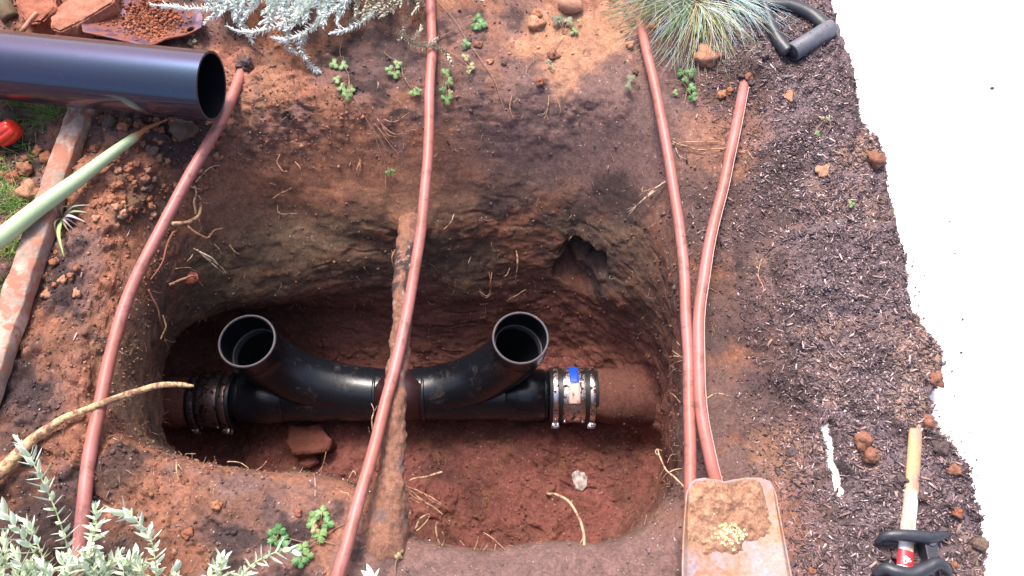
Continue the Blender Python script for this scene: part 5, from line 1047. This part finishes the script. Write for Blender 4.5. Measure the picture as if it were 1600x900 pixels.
def scatter(name, proto, n, wgt, size, colf, label, cat, lift=.3, flat=None, matl='crumb'):
    idx = pick(n, wgt); j1 = (idx//NT)*NT+(idx % NT+1) % NT; j2_ = np.minimum(idx+NT, len(SV)-1); fu, fv = rng.random((n, 1)), rng.random((n, 1)); POS = SV[idx]+(SV[j1]-SV[idx])*fu+(SV[j2_]-SV[idx])*fv; s = size(n); PV, PF = proto; R = rand_rot(n)
    if flat is not None:                                             # lie roughly along the surface
        nn = SN[idx]+rng.normal(0, flat, (n, 3)); nn /= np.linalg.norm(nn, axis=1)[:, None]; a = rng.normal(0, 1, (n, 3)); t = a-nn*np.sum(a*nn, 1)[:, None]; t /= np.linalg.norm(t, axis=1)[:, None]; R = np.stack([t, np.cross(nn, t), nn], 2)
    S = s if s.ndim == 2 else np.repeat(s[:, None], 3, 1)
    loc = PV[None]*S[:, None, :]
    if flat is None: loc = loc*(1+.28*rng.normal(0, 1, (n, len(PV), 1)))
    else: loc = loc+loc*.25*rng.normal(0, 1, loc.shape)
    V_ = np.einsum('nij,nkj->nki', R, loc)+(POS+SN[idx]*(S.min(1)*lift)[:, None]+rng.normal(0, .0012, (n, 3))*np.array([1, 1, .15]))[:, None]
    F_ = (PF[None]+(np.arange(n)*len(PV))[:, None, None]).reshape(-1, PF.shape[1]); cc = colf(idx, n); cc = np.repeat(np.clip(cc, .008, .8), len(PV), 0)
    o = mesh_np(name, V_.reshape(-1, 3), F_, M[matl], smooth=False, col=cc); return tag(o, label, cat, kind='stuff')
box = (np.array([(x, y, z) for x in (-1, 1) for y in (-1, 1) for z in (-1, 1)], float)*.5, np.array([(0,1,3,2),(4,6,7,5),(0,4,5,1),(2,3,7,6),(0,2,6,4),(1,5,7,3)]))
surf = (SVV > 0) & (SVV < 3.6); onsoil = surf & (SV[:, 2] > -.09)
mul = np.clip(mulch, 0, 1)
def ccr(idx, n): return SCOL[idx]*rng.uniform(.55, 1.7, (n, 1))*(1+rng.normal(0, .06, (n, 3)))+rng.uniform(0, .025, (n, 1))
scatter('soil_crumbs', ICO1, 26000, onsoil*(.25+crumb_l)*(1-.85*smoothfar), lambda n: .0007+.0022*rng.power(.55, n)**1.6*rng.uniform(.3, 1, n)+.0016*(rng.random(n) < .06), ccr, 'loose crumbs of orange and dark soil strewn around the pit', 'soil crumbs')
scatter('pit_crumbs', ICO1, 8000, (SVV > 3.2)*(.35+1.2*(SVV > 6))*1.0, lambda n: .0007+.0026*rng.power(.5, n)**2, ccr, 'loose crumbs of red soil on the floor and ledges of the pit', 'soil crumbs')
def chipc(idx, n):
    k = rng.random((n, 1)); base_ = np.where(k < .55, np.array([[.080, .056, .062]]), np.where(k < .90, np.array([[.20, .14, .15]]), np.array([[.46, .34, .33]]))); return base_*rng.uniform(.6, 1.5, (n, 1))
scatter('mulch_chips', box, 36000, onsoil*(.012+mul)*(de < -.012)*(1-.8*smoothfar)*(.35+.65*sstep(-.4, .2, n2)), lambda n: np.stack([.0012+.0085*rng.power(1.0, n)**2.2*rng.choice([.6, 1, 1, 1.5], n), .0005+.0020*rng.random(n)**2, rng.uniform(.0004, .0012, n)], 1), chipc, 'shredded dark bark mulch covering the soil on the right', 'mulch', flat=.35, lift=1.0, matl='chip')
def barkc(idx, n):
    k = rng.random((n, 1)); return np.where(k < .4, np.array([[.10, .065, .06]]), np.where(k < .8, np.array([[.26, .17, .15]]), np.array([[.42, .30, .26]])))*rng.uniform(.6, 1.4, (n, 1))
scatter('bark_chips', box, 480, onsoil*(.02+mul)*(de < -.02)*(.4+.6*blob(1480, 820, .25)), lambda n: np.stack([rng.uniform(.005, .015, n), rng.uniform(.0012, .0030, n), rng.uniform(.0008, .0020, n)], 1), barkc, 'larger splinters of bark lying on the dark mulch', 'mulch', flat=.3, lift=1.2, matl='chip')
scatter('quartz_grit', ICO1, 1500, onsoil*(.4+.8*mul), lambda n: rng.uniform(.0004, .0011, n), lambda i, n: np.array([[.62, .55, .52]])*rng.uniform(.7, 1.2, (n, 1)), 'tiny pale stones sprinkled over the soil', 'grit', lift=.8)
# hair roots
b = Buf()
for i in pick(420, (SVV > 1.6)*(SVV < 5.2)*1.0):
    p = SV[i]+SN[i]*.001; d = SN[i]*.8+rng.normal(0, .7, 3); pts_ = [p]
    for k in range(5): d = d+rng.normal(0, .45, 3)+np.array([0, 0, -.35]); d /= np.linalg.norm(d); p = p+d*rng.uniform(.0018, .006); pts_.append(p)
    b.tube(np.array(pts_), np.linspace(.0004, .0002, 6), 3, np.array((.46, .30, .20))*rng.uniform(.5, 1.3))
for i in pick(500, onsoil*1.0):
    p = SV[i]+SN[i]*.0025; a = rng.uniform(0, 6.28); L = rng.uniform(.004, .014); d = np.array([math.cos(a), math.sin(a), 0]); m_ = p+d*L*.5+rng.normal(0, .002, 3); b.tube(crom([tuple(p-d*L*.5), tuple(m_+[0, 0, .002]), tuple(p+d*L*.5)], 6), .00035, 3, np.array((.52, .38, .28))*rng.uniform(.5, 1.2))
tag(b.build('hair_roots', M['root']), 'hair thin rootlets and straw bits over the soil and pit walls', 'rootlets', kind='stuff')
# specks of soil on the concrete
b = Buf()
for x, y, s in [(1551,137,.0035),(1493,395,.0016),(1503,550,.002),(1505,498,.002),(1485,345,.0015)]+[(1423+random.gauss(0, 12)+k*1.4, 400+k*5.2+random.gauss(0, 6), random.uniform(.0006, .0018)) for k in range(70)]:
    p = P(x, y, .0); b.add(ICO1[0]*s*np.array([1.3, .9, .6])+np.array([p.x, p.y, s*.3-.002]), ICO1[1], (.10, .065, .06))
tag(b.build('soil_specks', M['crumb']), 'specks of soil scattered on the pale concrete path', 'soil specks', kind='stuff')
